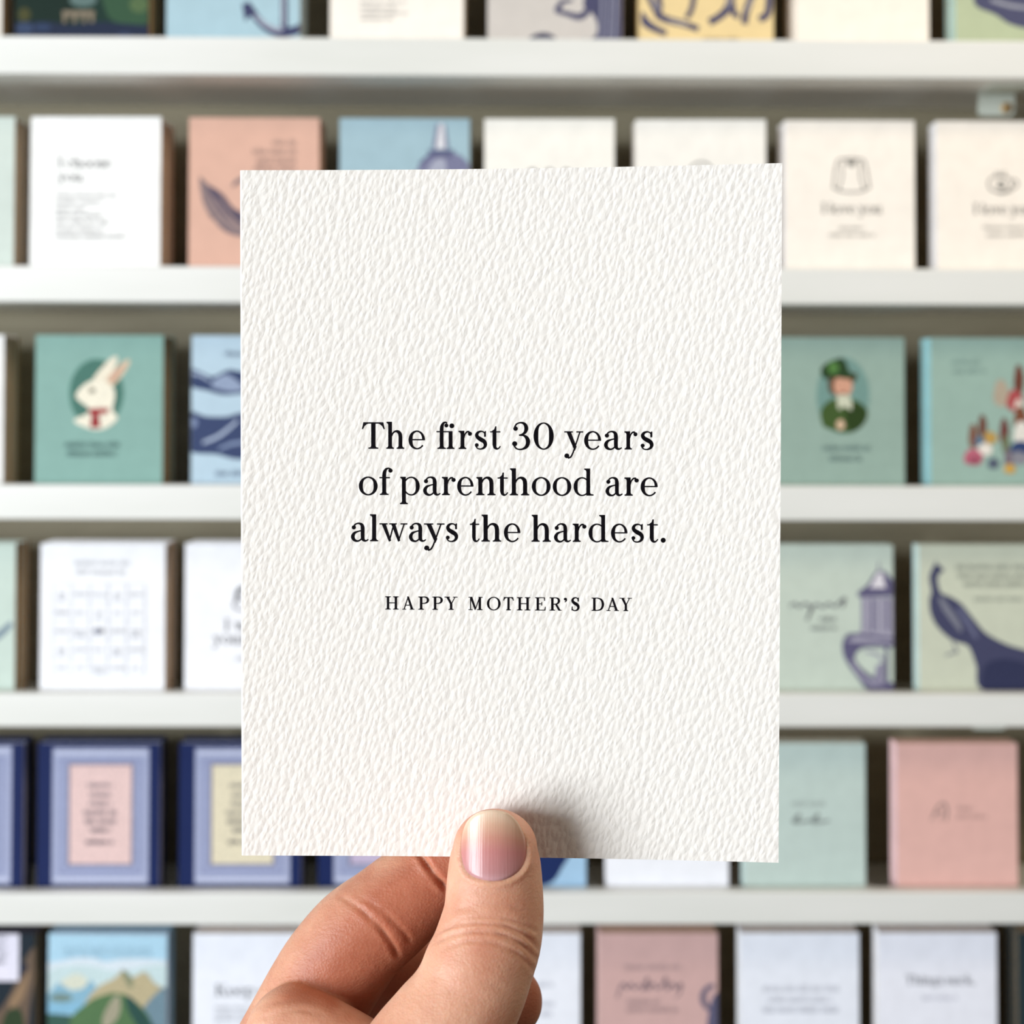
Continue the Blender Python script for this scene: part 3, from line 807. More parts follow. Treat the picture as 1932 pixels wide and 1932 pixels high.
def art(a):
    c = '#44476f'
    a.poly(c, [(1764, 1064), (1774, 1070), (1780, 1078), (1772, 1084), (1768, 1096), (1774, 1120), (1790, 1128), (1812, 1142), (1836, 1172), (1860, 1200), (1900, 1222), (1960, 1246), (1990, 1312), (1856, 1312), (1840, 1262), (1826, 1226), (1806, 1218), (1790, 1210), (1766, 1186), (1754, 1160), (1752, 1134), (1756, 1120), (1752, 1092), (1758, 1074)], True)
    a.stroke('#7d8093', [(1772, 1130, 7), (1784, 1152, 13), (1802, 1178, 12), (1812, 1196, 6)])
    a.stroke('#6a6e94', [(1806, 1150, 6), (1824, 1178, 9), (1842, 1210, 6)])
    a.poly('#30365f', [(1858, 1262), (1900, 1250), (1950, 1268), (1972, 1312), (1860, 1312)], True)
    a.stroke('#77798c', [(1796, 1216, 3), (1800, 1228, 4), (1804, 1236, 4), (1790, 1240, 4), (1782, 1244, 3)]); a.stroke('#77798c', [(1764, 1066, 2), (1766, 1058, 2)])
    for y, x0 in ((1076, 1802), (1093, 1806), (1109, 1816)):
        a.blur_line('#6f746f', x0, 1958, y, 9)
    a.blur_line('#8a8f86', 1836, 1930, 1137, 7)
stack(3, 1732, 1966, '#c9cfba', 'sage card with a dark blue ink peacock and lines of print', 'sage peacock card', art, spine='#c2f0f6', n=2)

# ---- row 5
def framed(hx, L, R):
    def art(a):
        w_ = R - L
        fx = lambda t: L + t*w_
        a.box('#a3acd6', fx(.135), 1420, fx(.905), 1683)
        a.box('#c2c9e6', fx(.15), 1426, fx(.89), 1432); a.box('#c2c9e6', fx(.15), 1672, fx(.89), 1678)
        a.box('#8d97c6', fx(.19), 1440, fx(.85), 1664)
        a.box('#9aa4d0', fx(.21), 1446, fx(.83), 1658)
        a.box('#7d7692', fx(.255), 1449, fx(.785), 1648)
        a.box(hx, fx(.275), 1453, fx(.765), 1644)
        for y, p in ((1496, .17), (1514, .14), (1532, .15), (1549, .21), (1566, .20), (1583, .13), (1606, .18)):
            a.blur_line('#6a5b66', fx(.52-p*.62), fx(.52+p*.62), y, 8)
    return art
stack(4, -178, 38, '#081f58', 'navy framed card with an off-white panel, beside the pink-panelled one', 'navy card with off-white panel', framed('#e3e0da', -178, 38), inside='#dfe0ee', insert=ENV, behind='#0a1f52', n=3, T_=1414)
stack(4, 80, 295, '#081f58', 'navy framed card with a pink centre panel of print', 'navy card with pink panel', framed('#efc6c0', 76, 297), inside='#dfe0ee', insert=ENV, behind='#0a1f52', n=3, T_=1410)
stack(4, 345, 563, '#081f58', 'navy framed card with a pale yellow centre panel of print', 'navy card with yellow panel', framed('#e9dcb6', 343, 565), inside='#dfe0ee', insert=ENV, behind='#0a1f52', n=3, T_=1410)
stack(4, 606, 826, '#081f58', 'navy framed card with a lilac centre panel, partly behind the fingers', 'navy card with lilac panel', framed('#c9b6dc', 604, 828), inside='#dfe0ee', insert=ENV, behind='#0a1f52', n=3, T_=1410)
def art(a):
    a.poly('#0f2a6e', [(886, 1600), (960, 1540), (1070, 1560), (1078, 1612), (1060, 1650), (1034, 1684), (960, 1690), (886, 1690)], True)
stack(4, 880, 1103, '#9fc6e6', 'light blue card with a large rounded navy shape, beside the thumb', 'light blue card beside the thumb', art, n=2)
stack(4, 1150, 1370, '#f2f4fc', 'blank white card below the held card, beside the plain mint card', 'blank white card beside the mint card', n=2)
def art(a):
    a.blur_line('#7d8786', 1494, 1556, 1532, 9)
    for x in (1494, 1528):
        a.stroke('#7d8786', [(x, 1562, 3), (x+14, 1546, 3), (x+10, 1558, 5), (x+4, 1564, 4), (x+24, 1562, 5), (x+34, 1560, 4)])
stack(4, 1408, 1628, '#bfd2cc', 'pale mint card with a small two-line script', 'pale mint script card', art, spine='#cdf0f4', n=2)
def art(a):
    a.stroke('#a8857f', [(1756, 1560, 3), (1768, 1534, 4), (1780, 1526, 5), (1786, 1540, 5), (1784, 1562, 3)]); a.stroke('#a8857f', [(1762, 1548, 3), (1776, 1542, 3), (1774, 1560, 3)])
    a.blur_line('#a8857f', 1804, 1838, 1540, 8); a.blur_line('#a8857f', 1804, 1860, 1556, 8)
stack(4, 1692, 1918, '#e6b4aa', 'salmon pink card with a tiny centred inscription', 'salmon pink card', art, spine='#f4d2dc', n=2)

# ---- row 6
def art(a):
    a.poly('#0e2434', [(-160, 1760), (70, 1760), (70, 2040), (-160, 2040)])
    a.poly('#6e5642', [(66, 1790), (44, 1822), (26, 1870), (4, 1910), (-20, 1940), (-20, 2040), (40, 2040), (58, 1900), (68, 1840)], True)
    a.poly('#9a7650', [(56, 1836), (40, 1862), (20, 1896), (24, 1910), (44, 1890)], True)
    a.poly('#27401c', [(14, 1918), (40, 1914), (44, 1960), (6, 1960)], True)
    a.poly('#0d1f3c', [(40, 1822), (52, 1828), (40, 1850), (28, 1852)], True)
    a.box('#e9e6fa', -120, 1756, 36, 1857)
    a.blur_line('#a6a2bb', -60, 14, 1776, 7); a.blur_line('#a6a2bb', -60, 12, 1792, 7); a.blur_line('#a6a2bb', -60, 14, 1808, 7); a.blur_line('#a6a2bb', -60, 12, 1822, 7)
stack(5, -158, 66, '#102838', 'dark painted card of a rocky slope with a white lettered panel', 'dark rocky slope card', art, inside='#4a3a44')
def art(a):
    L_, R_ = 96, 314
    a.box('#a9dcf6', L_, 1762, R_, 2040)
    for y in (1795, 1806):
        a.blur_line('#6f9db8', 126, 282, y+2, 8)
    a.poly('#d9e7f2', [(L_, 1826), (120, 1818), (150, 1811), (180, 1812), (200, 1818), (240, 1812), (R_, 1818), (R_, 1856), (L_, 1870)], True)
    a.poly('#c3e0e2', [(L_, 1840), (160, 1826), (220, 1836), (R_, 1826), (R_, 1900), (L_, 1900)], True)
    a.poly('#d8dcc4', [(122, 1858), (150, 1842), (172, 1862), (156, 1876), (130, 1870)], True)
    a.poly('#7fb9d6', [(L_, 1886), (116, 1860), (140, 1876), (160, 1872), (174, 1854), (192, 1880), (200, 1910), (L_, 1910)])
    a.oval('#6f8f88', 122, 1890, 20, 9)
    a.poly('#7bbfe4', [(L_, 1902), (190, 1898), (170, 1922), (L_, 1922)])
    a.poly('#c0ae80', [(168, 1894), (190, 1866), (214, 1852), (232, 1836), (248, 1848), (270, 1838), (288, 1860), (R_, 1882), (R_, 1960), (150, 1960)], True)
    a.poly('#8a8f68', [(228, 1838), (236, 1836), (250, 1856), (244, 1870)], True)
    a.poly('#6a8ea0', [(274, 1900), (R_, 1868), (R_, 1960), (250, 1960)], True)
    a.poly('#4d7a44', [(132, 1940), (168, 1900), (196, 1884), (222, 1880), (250, 1892), (284, 1940), (284, 2040), (90, 2040)], True)
    a.poly('#1f5148', [(236, 1888), (252, 1894), (290, 1950), (270, 1960), (244, 1920)], True)
    a.poly('#a79f80', [(208, 1900), (222, 1884), (228, 1900), (222, 1930), (200, 1950), (196, 1930)], True)
    a.poly('#2f5f50', [(L_, 1921), (140, 1924), (120, 2040), (L_, 2040)])
stack(5, 98, 309, '#a9dcf6', 'painted landscape card of green hills and pale mountains under blue sky', 'mountain landscape card', art, inside='#e0d8ea', insert=ENV, behind='#86a9bf', n=3, turn=-1.0)
def art(a):
    a.words('#62626e', 'Keep g', 407, 1887, 15.5, 'l')
    for y in (1914, 1926, 1938):
        a.blur_line('#8d8d9c', 407, 560, y, 7)
stack(5, 366, 588, '#eef2fb', 'white card worded Keep g, cut off by the hand', 'white Keep card', art)
stack(5, 616, 836, '#e9e4de', 'plain pale card hidden behind the hand on the lowest ledge', 'plain pale card behind the hand', n=4)
def art(a):
    a.blur_line('#8f93ad', 950, 1046, 1870, 9); a.blur_line('#8f93ad', 950, 1048, 1908, 9); a.blur_line('#8f93ad', 950, 1042, 1928, 9)
stack(5, 872, 1094, '#eef2fc', 'white card with faint lines showing to the right of the thumb', 'white card between thumb and rose card', art)
def art(a):
    c = '#8a6f78'
    a.blur_line(c, 1180, 1288, 1836, 9)
    y0 = 1868
    a.stroke(c, [(1166, 1892, 3), (1172, 1872, 4), (1178, 1864, 5), (1184, 1874, 4), (1192, 1864, 5), (1198, 1874, 4), (1208, 1866, 4), (1214, 1876, 4), (1222, 1852, 4), (1222, 1876, 4), (1232, 1864, 5), (1240, 1874, 4), (1250, 1866, 5), (1256, 1852, 4), (1258, 1876, 4), (1268, 1864, 5), (1274, 1874, 4), (1284, 1864, 5), (1280, 1886, 3), (1272, 1892, 3)])
    a.blur_line(c, 1184, 1246, 1904, 9); a.blur_line(c, 1184, 1278, 1920, 9)
    a.put(arc(1344, 1892, 26, 28, 20, 270, lambda t: 11), '#6d6480'); a.poly('#5c5a7e', [(1338, 1900), (1358, 1888), (1358, 1990), (1330, 1990)], True)
stack(5, 1134, 1351, '#d2aaa6', 'dusty rose card with a line of script and a curled ink ornament', 'dusty rose script card', art, spine='#e6cccc', n=3)
def art(a):
    a.blur_line('#9092a6', 1440, 1582, 1880, 11); a.blur_line('#9092a6', 1450, 1568, 1901, 11); a.blur_line('#9092a6', 1440, 1580, 1921, 11)
stack(5, 1400, 1618, '#ecf0fc', 'white card with three faint lines of print, beside the dusty rose card', 'white card beside the dusty rose card', art, spine='#f4faff', n=3)
def art(a):
    a.words('#62626e', 'Things suck,', 1773, 1866, 12)
    a.blur_line('#9a9ab0', 1738, 1808, 1897, 8)
stack(5, 1656, 1881, '#eef0fc', 'white card worded Things suck with one faint line below', 'white Things suck card', art, spine='#f4faff', n=3)
stack(5, 1922, 2146, '#223338', 'dark slate card standing beside the white Things suck card', 'dark slate card')

# ------------------------------------------------------------------ the hand
# built in lens axes (mm: right, down, away) and then placed in the world
def mm(px, py, d):
    return np.array([(px-966)*d/F_PX, (py-966)*d/F_PX, d])
def tube(pts, seg=40, sub=6):
    """pts: [(centre mm, radius across the view, radius in depth)] -> closed skin"""
    P = cr([np.concatenate([c, [a, b_]]) for c, a, b_ in pts], sub)
    c, ra, rb = P[:, :3], P[:, 3], P[:, 4]
    t = np.gradient(c, axis=0); t /= np.linalg.norm(t, axis=1)[:, None]
    view = np.array([0, 0, 1.0])
    n1 = np.cross(t, view); n1 /= np.linalg.norm(n1, axis=1)[:, None] + 1e-9
    n2 = np.cross(n1, t)
    rings = []
    def ring(ci, i, k):
        th = np.linspace(0, 2*np.pi, seg, endpoint=False)
        return ci + k*(ra[i]*np.cos(th)[:, None]*n1[i] + rb[i]*np.sin(th)[:, None]*n2[i])
    for a in np.linspace(80, 10, 7):
        a = math.radians(a); rings.append(ring(c[0] - t[0]*min(ra[0], rb[0])*math.sin(a), 0, math.cos(a)))
    for i in range(len(c)):
        rings.append(ring(c[i], i, 1))
    for a in np.linspace(10, 80, 7):
        a = math.radians(a); rings.append(ring(c[-1] + t[-1]*min(ra[-1], rb[-1])*math.sin(a), -1, math.cos(a)))
    v = np.concatenate(rings); n = len(rings)
    f = [(j*seg+i, j*seg+(i+1) % seg, (j+1)*seg+(i+1) % seg, (j+1)*seg+i) for j in range(n-1) for i in range(seg)]
    f.append(tuple(range(seg))[::-1]); f.append(tuple((n-1)*seg+i for i in range(seg)))
    return v, f

def limb(rows):
    """rows: (px, py, depth mm, half width in px, half depth in mm)"""
    return tube([(mm(x, y, d), w_*d/F_PX, t) for x, y, d, w_, t in rows])
THUMB = limb([(934.5, 1600, 201.0, 80, 7.5), (934, 1615, 200.9, 85, 7.7), (933.5, 1645, 200.6, 89, 7.9), (933, 1680, 200.0, 92, 8.2), (932, 1717, 199.2, 94.5, 8.6), (928, 1745, 198.3, 97.5, 9.0), (922, 1772, 197.4, 100, 9.3),
              (913, 1800, 196.4, 101, 9.4), (901, 1830, 195.4, 104, 9.4), (888, 1865, 194.8, 105, 9.7), (870, 1900, 194.0, 108, 10.2), (842, 1945, 193.0, 118, 11.0), (800, 2020, 191.0, 134, 12.2), (740, 2150, 187.0, 150, 13.5), (690, 2330, 177.0, 160, 14.0), (640, 2600, 165.0, 165, 14.0)])
INDEX = limb([(948, 1528, 218.6, 62, 6.6), (905, 1572, 218.2, 74, 7.4), (858, 1614, 217.6, 79, 7.9), (815, 1652, 217.0, 82, 8.3), (776, 1684, 216.4, 88, 8.9), (727, 1726, 215.2, 93, 9.4), (676, 1768, 214.6, 98, 9.8), (634, 1822, 214.2, 102, 9.8), (604, 1870, 213.8, 103, 9.8), (566, 1940, 213.0, 104, 10.0), (535, 2010, 212.0, 112, 11)])
WEB = limb([(548, 1953, 202.5, 92, 9.0), (600, 1985, 200.0, 97, 9.4), (664, 2030, 197.5, 104, 10.0), (745, 2100, 194.5, 118, 11.0)])
MID = limb([(966, 1888, 229.0, 62, 6.8), (938, 1887, 230.0, 69, 7.5), (890, 1880, 232.0, 74, 8.2), (800, 1856, 233.6, 82, 8.8), (715, 1862, 232.5, 88, 9.2), (630, 1950, 225.0, 92, 10), (560, 2060, 216.0, 104, 11)])
RING = limb([(930, 2035, 224.0, 64, 7.0), (870, 2045, 225.0, 72, 7.8), (770, 2060, 224.0, 80, 8.6), (680, 2085, 221.0, 84, 9.0), (600, 2160, 214.0, 96, 10.5)])
PINKY = limb([(870, 2190, 218.0, 56, 6.2), (810, 2195, 219.0, 62, 6.8), (730, 2208, 217.0, 68, 7.4), (640, 2255, 208.0, 86, 9.5)])
def straight(a, b_, ra, rb):
    a, b_ = np.array(a, float), np.array(b_, float)
    return tube([(a + (b_-a)*k/4, ra[0]+(ra[1]-ra[0])*k/4, rb[0]+(rb[1]-rb[0])*k/4) for k in range(5)])
WR = np.array([-52.0, 166.0, 146.0])
def palm(px, py, d, off, r0, r1):
    a = mm(px, py, d); return straight(a, WR + np.array(off), (r0, r1), (r0, r1))
PALM = [palm(535, 2010, 210, (4, -12, 4), 11.5, 14), palm(560, 2080, 215, (2, 0, 4), 12, 15), palm(600, 2160, 214, (0, 8, 2), 12, 15), palm(640, 2255, 208, (-2, 14, 0), 11, 14),
        palm(745, 2100, 196, (10, -6, 0), 12.5, 15), palm(640, 2600, 165, (12, 4, -2), 14, 15)]
FORE = tube([(WR + np.array([2, 2, 4.]), 24, 19), (WR + np.array([-6, 22, -30.]), 26, 21), (WR + np.array([-16, 60, -75.]), 31, 27), (WR + np.array([-26, 96, -118.]), 36, 33)])
vv, ff = [], []
for v, f in [THUMB, INDEX, WEB, MID, RING, PINKY, FORE] + PALM:
    n = len(vv); vv.extend(v.tolist()); ff.extend(tuple(n+i for i in q) for q in f)
me = bpy.data.meshes.new('hand_draft'); me.from_pydata(vv, [], ff); me.update()
tmp = bpy.data.objects.new('hand_draft', me); col.objects.link(tmp)
rm = tmp.modifiers.new('remesh', 'REMESH'); rm.mode = 'VOXEL'; rm.voxel_size = 0.4
dg = bpy.context.evaluated_depsgraph_get()
ev = tmp.evaluated_get(dg)
hm = bpy.data.meshes.new_from_object(ev)
bpy.data.objects.remove(tmp)
nv = len(hm.vertices)
co = np.empty(nv*3); hm.vertices.foreach_get('co', co); co = co.reshape(-1, 3)
ed = np.empty(len(hm.edges)*2, int); hm.edges.foreach_get('vertices', ed); ed = ed.reshape(-1, 2)
deg = np.bincount(ed.ravel(), minlength=nv).astype(float)[:, None]
def laplace(c, it, lam):
    for _ in range(it):
        s = np.zeros_like(c)
        for k in range(3):
            s[:, k] = np.bincount(ed[:, 0], c[ed[:, 1], k], nv) + np.bincount(ed[:, 1], c[ed[:, 0], k], nv)
        c = c + lam*(s/deg - c)
    return c
co = laplace(co, 8, 0.5)

def normals(c):
    hm.vertices.foreach_set('co', c.ravel()); hm.update()
    n = np.empty(nv*3); hm.vertex_normals.foreach_get('vector', n)
    return n.reshape(-1, 3)
nrm = normals(co)
pxy = np.stack([966 + F_PX*co[:, 0]/co[:, 2], 966 + F_PX*co[:, 1]/co[:, 2]], 1)
facing = np.clip(-nrm[:, 2]*2.2, 0, 1)
on_thumb = (co[:, 2] < 203) & (pxy[:, 0] > 640)
def dist_to(pl):
    pl = cr([(x, y) for x, y in pl], 8); best = np.full(nv, 1e9)
    for a, b_ in zip(pl[:-1], pl[1:]):
        d = b_-a; t = np.clip(((pxy-a) @ d)/(d @ d + 1e-9), 0, 1)
        best = np.minimum(best, np.linalg.norm(pxy - (a + t[:, None]*d), axis=1))
    return best
disp = np.zeros(nv)
def crease(pl, depth, width, mask, a0=0.3, a1=1.0):
    global disp
    d = dist_to(pl)
    e0, e1 = np.array(pl[0], float), np.array(pl[-1], float)
    t = np.clip(((pxy-e0) @ (e1-e0))/((e1-e0) @ (e1-e0)), -0.1, 1.1)
    wob = 1 + 0.25*np.sin(pxy[:, 0]*0.11 + pxy[:, 1]*0.07)
    mask = mask*(a0 + (a1-a0)*np.clip(t, 0, 1))*np.clip((t+0.1)/0.2, 0, 1)*np.clip((1.1-t)/0.2, 0, 1)*wob
    disp -= depth*np.exp(-(d/width)**2)*mask*facing
    disp += depth*0.18*np.exp(-((d-width*2.3)/(width*1.2))**2)*mask*facing
th = on_thumb.astype(float); ix = (~on_thumb).astype(float)*(pxy[:, 0] < 870)
# thumb joint folds
crease([(838, 1750), (870, 1735), (920, 1730), (970, 1738), (1010, 1756)], 0.28, 4, th, 0.8, 1.1)
crease([(822, 1762), (850, 1748), (900, 1741), (950, 1746), (990, 1764), (1016, 1790)], 0.46, 4.2, th, 0.8, 1.1)
crease([(824, 1776), (860, 1762), (905, 1757), (950, 1764), (985, 1782), (1012, 1808)], 0.46, 4.2, th, 0.8, 1.1)
crease([(845, 1786), (890, 1775), (940, 1782), (980, 1802), (1006, 1830)], 0.28, 4.2, th, 0.8, 1.1)
crease([(862, 1716), (900, 1706), (950, 1708), (990, 1718)], 0.12, 4, th, 0.8, 1.1)
crease([(800, 1850), (850, 1840), (910, 1850), (960, 1872)], 0.10, 7, th)
# finger flexion folds
crease([(640, 1690), (672, 1710), (705, 1738), (732, 1770), (750, 1802)], 0.6, 5, ix, 0.3, 1.1)
crease([(674, 1692), (712, 1712), (748, 1744), (774, 1776)], 0.34, 5, ix, 0.2, 1.0)
crease([(788, 1606), (806, 1632), (824, 1656), (842, 1676)], 1.0, 5, ix, 0.9, 1.0)
crease([(505, 1868), (535, 1861), (569, 1858)], 0.45, 6, np.ones(nv)*(pxy[:, 0] < 640))
crease([(470, 1902), (520, 1890), (560, 1884), (600, 1890), (640, 1910)], 0.22, 6, np.ones(nv)*(pxy[:, 0] < 680))
crease([(455, 1928), (510, 1916), (560, 1905), (610, 1912)], 0.22, 5, np.ones(nv)*(pxy[:, 0] < 680))
# the nail bed: groove round the nail
NAIL = [(929, 1529), (956, 1534), (977, 1553), (990, 1580), (993, 1604), (989, 1627), (976, 1646), (952, 1659), (928, 1662), (903, 1658), (882, 1646), (873, 1626), (870, 1600), (873, 1570), (884, 1547), (904, 1533)]
nl = cr(NAIL + [NAIL[0]], 8)
ang = np.arctan2(nl[:, 1]-1597, nl[:, 0]-931); rad = np.hypot(nl[:, 0]-931, nl[:, 1]-1597)
o_ = np.argsort(ang); ang, rad = ang[o_], rad[o_]
def nail_r(dx, dy):
    return np.interp(np.arctan2(dy, dx), ang, rad, period=2*np.pi)
dx, dy = pxy[:, 0]-931, pxy[:, 1]-1597
q = np.hypot(dx, dy)/nail_r(dx, dy)
low = np.clip((dy+30)/40, 0, 1)             # folds of skin only at the sides and root
disp -= th*facing*0.30*np.exp(-((q-0.99)/0.05)**2)*(0.35+0.65*low)
disp -= th*facing*0.22*(q < 1)*np.clip((1-q)/0.1, 0, 1)
disp += th*facing*0.34*np.exp(-((q-1.13)/0.08)**2)*low
co = co + nrm*disp[:, None]
co = laplace(co, 1, 0.35)
nrm = normals(co)
hm.polygons.foreach_set('use_smooth', np.ones(len(hm.polygons), bool)); hm.update()
bvh = BVHTree.FromPolygons([tuple(c) for c in co], [tuple(p.vertices) for p in hm.polygons])
def hit(px, py):
    d = mm(px, py, 1.0); d = Vector(d).normalized()
    r = bvh.ray_cast(Vector((0, 0, 0)), d)
    return r[0].z if r[0] is not None else np.nan
ys = np.arange(1545, 1676, 6.0)
zs = np.array([hit(931, y) for y in ys])
K_MM = 194.0/F_PX
cq = np.polyfit((ys-1597)*K_MM, zs, 1); cq = np.array([cq[0]*0.55, np.interp(1604, ys, zs)])
R_N = 8.4
def nail_z(px_, py_):
    x, y = (px_-931)*K_MM, (py_-1597)*K_MM
    return np.polyval(cq, y) - 0.22 + (R_N - np.sqrt(R_N**2 - np.clip(x, -7.4, 7.4)**2))
zt = nail_z(pxy[:, 0], pxy[:, 1])
inside = (q < 1.0) & on_thumb & (nrm[:, 2] < 0.1)
co[:, 2] = np.where(inside, np.maximum(co[:, 2], zt + 0.22), co[:, 2])
rim = (q >= 1.0) & (q < 1.14) & on_thumb & (nrm[:, 2] < 0.1) & (dy > -45)
wr = np.clip((1.14-q)/0.14, 0, 1)*np.clip((dy+45)/45, 0, 1)
tgt = zt - 0.16 + 0.42*np.exp(-((q-1.0)/0.03)**2)
co[:, 2] = np.where(rim, co[:, 2]*(1-wr) + tgt*wr, co[:, 2])
hm.vertices.foreach_set('co', co.ravel()); hm.update()

def skin():
    m = bpy.data.materials.new('skin')
    nt, b, N, L = nodes(m)
    tc = N('ShaderNodeTexCoord')
    n1 = N('ShaderNodeTexNoise'); n1.inputs['Scale'].default_value = 75; n1.inputs['Detail'].default_value = 5; n1.inputs['Roughness'].default_value = 0.6
    L(tc.outputs['Object'], n1.inputs['Vector'])
    rp = N('ShaderNodeValToRGB')
    e = rp.color_ramp.elements
    e[0].position = 0.32; e[0].color = lin('#cf8f74')
    e[1].position = 0.68; e[1].color = lin('#e6b498')
    L(n1.outputs['Fac'], rp.inputs['Fac'])
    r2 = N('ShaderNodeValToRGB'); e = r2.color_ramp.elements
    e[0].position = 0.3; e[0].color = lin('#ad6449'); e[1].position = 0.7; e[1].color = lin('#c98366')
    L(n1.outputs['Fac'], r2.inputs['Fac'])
    at = N('ShaderNodeAttribute'); at.attribute_name = 'palmar_shade'
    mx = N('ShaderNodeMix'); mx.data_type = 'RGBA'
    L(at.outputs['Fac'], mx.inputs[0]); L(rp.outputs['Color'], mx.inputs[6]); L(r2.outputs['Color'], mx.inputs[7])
    L(mx.outputs[2], b.inputs['Base Color'])
    b.inputs['Roughness'].default_value = 0.48
    b.inputs['Specular IOR Level'].default_value = 0.4
    b.inputs['Subsurface Weight'].default_value = 0.55
    b.inputs['Subsurface Radius'].default_value = (1.0, 0.36, 0.2)
    b.inputs['Subsurface Scale'].default_value = 0.0032
    mp = N('ShaderNodeMapping'); mp.inputs['Rotation'].default_value = (0, 0, 0.25); mp.inputs['Scale'].default_value = (420, 900, 1400)
    L(tc.outputs['Object'], mp.inputs['Vector'])
    n2 = N('ShaderNodeTexNoise'); n2.inputs['Scale'].default_value = 1.0; n2.inputs['Detail'].default_value = 4; n2.inputs['Roughness'].default_value = 0.65
    L(mp.outputs['Vector'], n2.inputs['Vector'])
    vo = N('ShaderNodeTexVoronoi'); vo.inputs['Scale'].default_value = 1900; L(tc.outputs['Object'], vo.inputs['Vector'])
    ma = N('ShaderNodeMath'); ma.operation = 'MULTIPLY_ADD'; ma.inputs[1].default_value = 0.35
    L(vo.outputs['Distance'], ma.inputs[0]); L(n2.outputs['Fac'], ma.inputs[2])
    bp = N('ShaderNodeBump'); bp.inputs['Strength'].default_value = 0.6; bp.inputs['Distance'].default_value = 0.00026
    L(ma.outputs['Value'], bp.inputs['Height']); L(bp.outputs['Normal'], b.inputs['Normal'])
    return m
SKIN = skin()
org = lens_to_world(WR)
wc = lens_to_world(co) - org
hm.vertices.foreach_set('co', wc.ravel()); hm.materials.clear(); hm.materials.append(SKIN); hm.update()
# the palm side of the fingers is redder, with its shade painted in beside a paler lit flank
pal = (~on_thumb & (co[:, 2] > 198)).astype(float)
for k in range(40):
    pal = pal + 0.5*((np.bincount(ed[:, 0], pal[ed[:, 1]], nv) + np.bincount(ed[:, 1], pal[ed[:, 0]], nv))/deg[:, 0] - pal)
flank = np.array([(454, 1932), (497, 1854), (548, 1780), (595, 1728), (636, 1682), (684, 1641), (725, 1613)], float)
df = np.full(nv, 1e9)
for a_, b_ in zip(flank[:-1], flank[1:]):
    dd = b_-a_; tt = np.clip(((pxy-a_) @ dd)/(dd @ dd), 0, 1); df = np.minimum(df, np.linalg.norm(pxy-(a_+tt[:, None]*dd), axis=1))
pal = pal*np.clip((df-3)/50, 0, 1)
pa = hm.attributes.new('palmar_shade', 'FLOAT', 'POINT'); pa.data.foreach_set('value', pal.astype(np.float32))
hm.name = 'hand'
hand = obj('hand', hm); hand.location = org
tag(hand, 'left hand pinching the white card, thumb in front and fingers behind', 'hand')

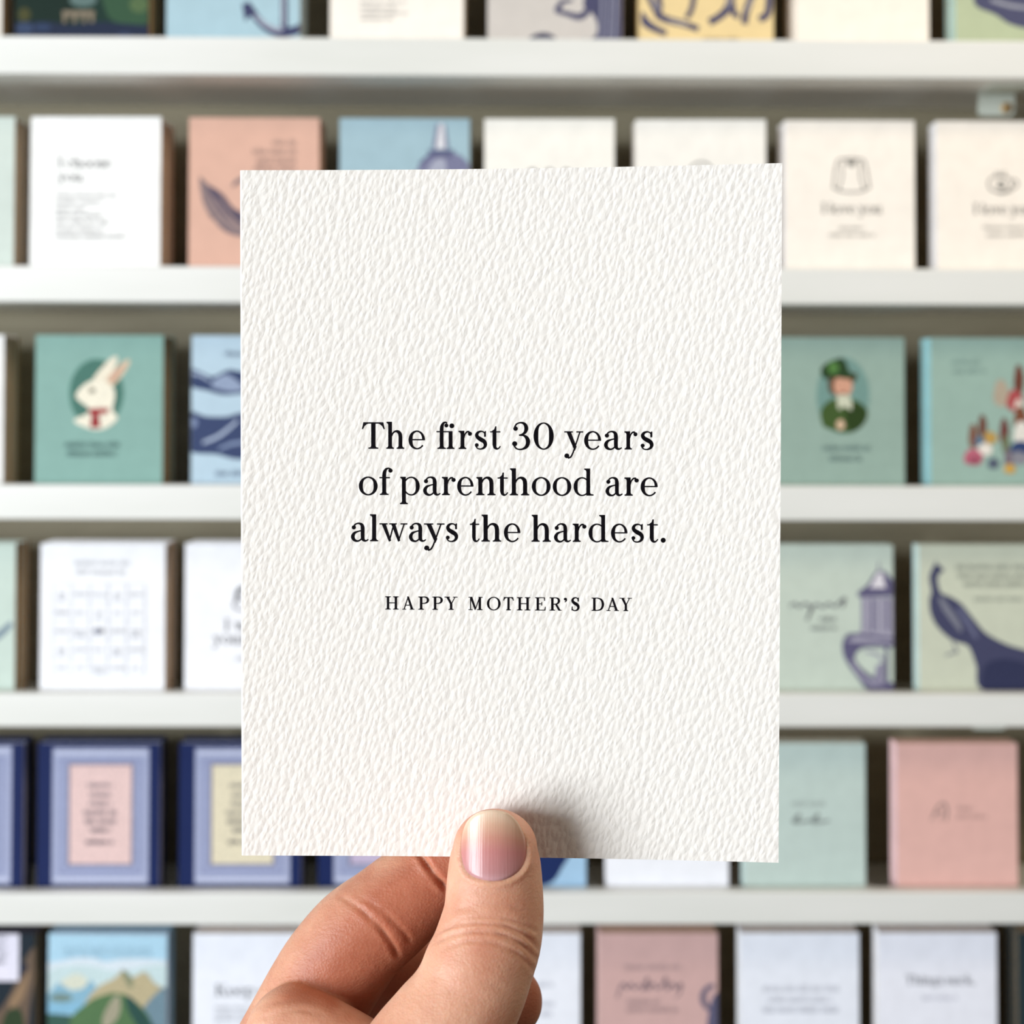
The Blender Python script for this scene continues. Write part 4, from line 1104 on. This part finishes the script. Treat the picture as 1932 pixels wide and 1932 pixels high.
# thumb nail: a curved plate resting in its groove
def nail_mat():
    m = bpy.data.materials.new('thumb_nail')
    nt, b, N, L = nodes(m)
    at = N('ShaderNodeAttribute'); at.attribute_name = 'along'
    rp = N('ShaderNodeValToRGB'); e = rp.color_ramp.elements
    e[0].position = 0.0; e[0].color = lin('#cda0a4')
    e[1].position = 1.0; e[1].color = lin('#ecd2ba')
    for p, c in ((0.12, '#c28a8a'), (0.42, '#c98683'), (0.62, '#d09583'), (0.80, '#dbb096'), (0.92, '#e6c6ac')):
        x = e.new(p); x.color = lin(c)
    L(at.outputs['Fac'], rp.inputs['Fac']); L(rp.outputs['Color'], b.inputs['Base Color'])
    tc = N('ShaderNodeTexCoord'); mp = N('ShaderNodeMapping'); mp.inputs['Scale'].default_value = (2600, 90, 90)
    L(tc.outputs['Object'], mp.inputs['Vector'])
    nz = N('ShaderNodeTexNoise'); nz.inputs['Scale'].default_value = 1.0; nz.inputs['Detail'].default_value = 2
    L(mp.outputs['Vector'], nz.inputs['Vector'])
    bp = N('ShaderNodeBump'); bp.inputs['Strength'].default_value = 0.5; bp.inputs['Distance'].default_value = 0.0001
    L(nz.outputs['Fac'], bp.inputs['Height']); L(bp.outputs['Normal'], b.inputs['Normal'])
    b.inputs['Roughness'].default_value = 0.3
    b.inputs['Subsurface Weight'].default_value = 0.25
    b.inputs['Subsurface Radius'].default_value = (1, 0.5, 0.4); b.inputs['Subsurface Scale'].default_value = 0.0015
    b.inputs['Specular IOR Level'].default_value = 0.55
    return m
rows_, ring_n = 14, 56
pts2 = [(0.0, 0.0)] + [(k/rows_, 2*math.pi*j/ring_n) for k in range(1, rows_+1) for j in range(ring_n)]
P2 = np.array([(0, 0) if r == 0 else (math.cos(t)*r*nail_r(math.cos(t), math.sin(t)), math.sin(t)*r*nail_r(math.cos(t), math.sin(t))) for r, t in pts2])
rr_ = np.array([r for r, t in pts2])
zn = nail_z(931+P2[:, 0], 1597+P2[:, 1]) + 0.10*np.clip((rr_-0.9)/0.1, 0, 1)**2
top = np.stack([(931+P2[:, 0]-966)*zn/F_PX, (1597+P2[:, 1]-966)*zn/F_PX, zn], 1)
bot = top + np.array([0, 0, 0.42])
nvv = np.concatenate([top, bot]); nP = len(P2)
fc = [(0, 1+(j+1) % ring_n, 1+j) for j in range(ring_n)]
for k in range(rows_-1):
    a0, b0 = 1+k*ring_n, 1+(k+1)*ring_n
    fc += [(a0+j, a0+(j+1) % ring_n, b0+(j+1) % ring_n, b0+j) for j in range(ring_n)]
e0 = 1+(rows_-1)*ring_n
fc += [(e0+j, e0+(j+1) % ring_n, nP+e0+(j+1) % ring_n, nP+e0+j) for j in range(ring_n)]
nm = bpy.data.meshes.new('thumbnail')
nm.from_pydata((lens_to_world(nvv) - org).tolist(), [], fc); nm.materials.append(nail_mat())
nm.polygons.foreach_set('use_smooth', np.ones(len(nm.polygons), bool))
al = nm.attributes.new('along', 'FLOAT', 'POINT')
al_v = np.clip((65 - P2[:, 1])/132 + (np.abs(P2[:, 0])/62)**2*0.16*np.clip((30-P2[:, 1])/70, 0, 1), 0, 1)
al.data.foreach_set('value', np.concatenate([al_v, al_v]).astype(np.float32))
nm.update()
nail = obj('thumbnail', nm, hand)
nail['label'] = 'glossy pink thumbnail with a pale free edge'
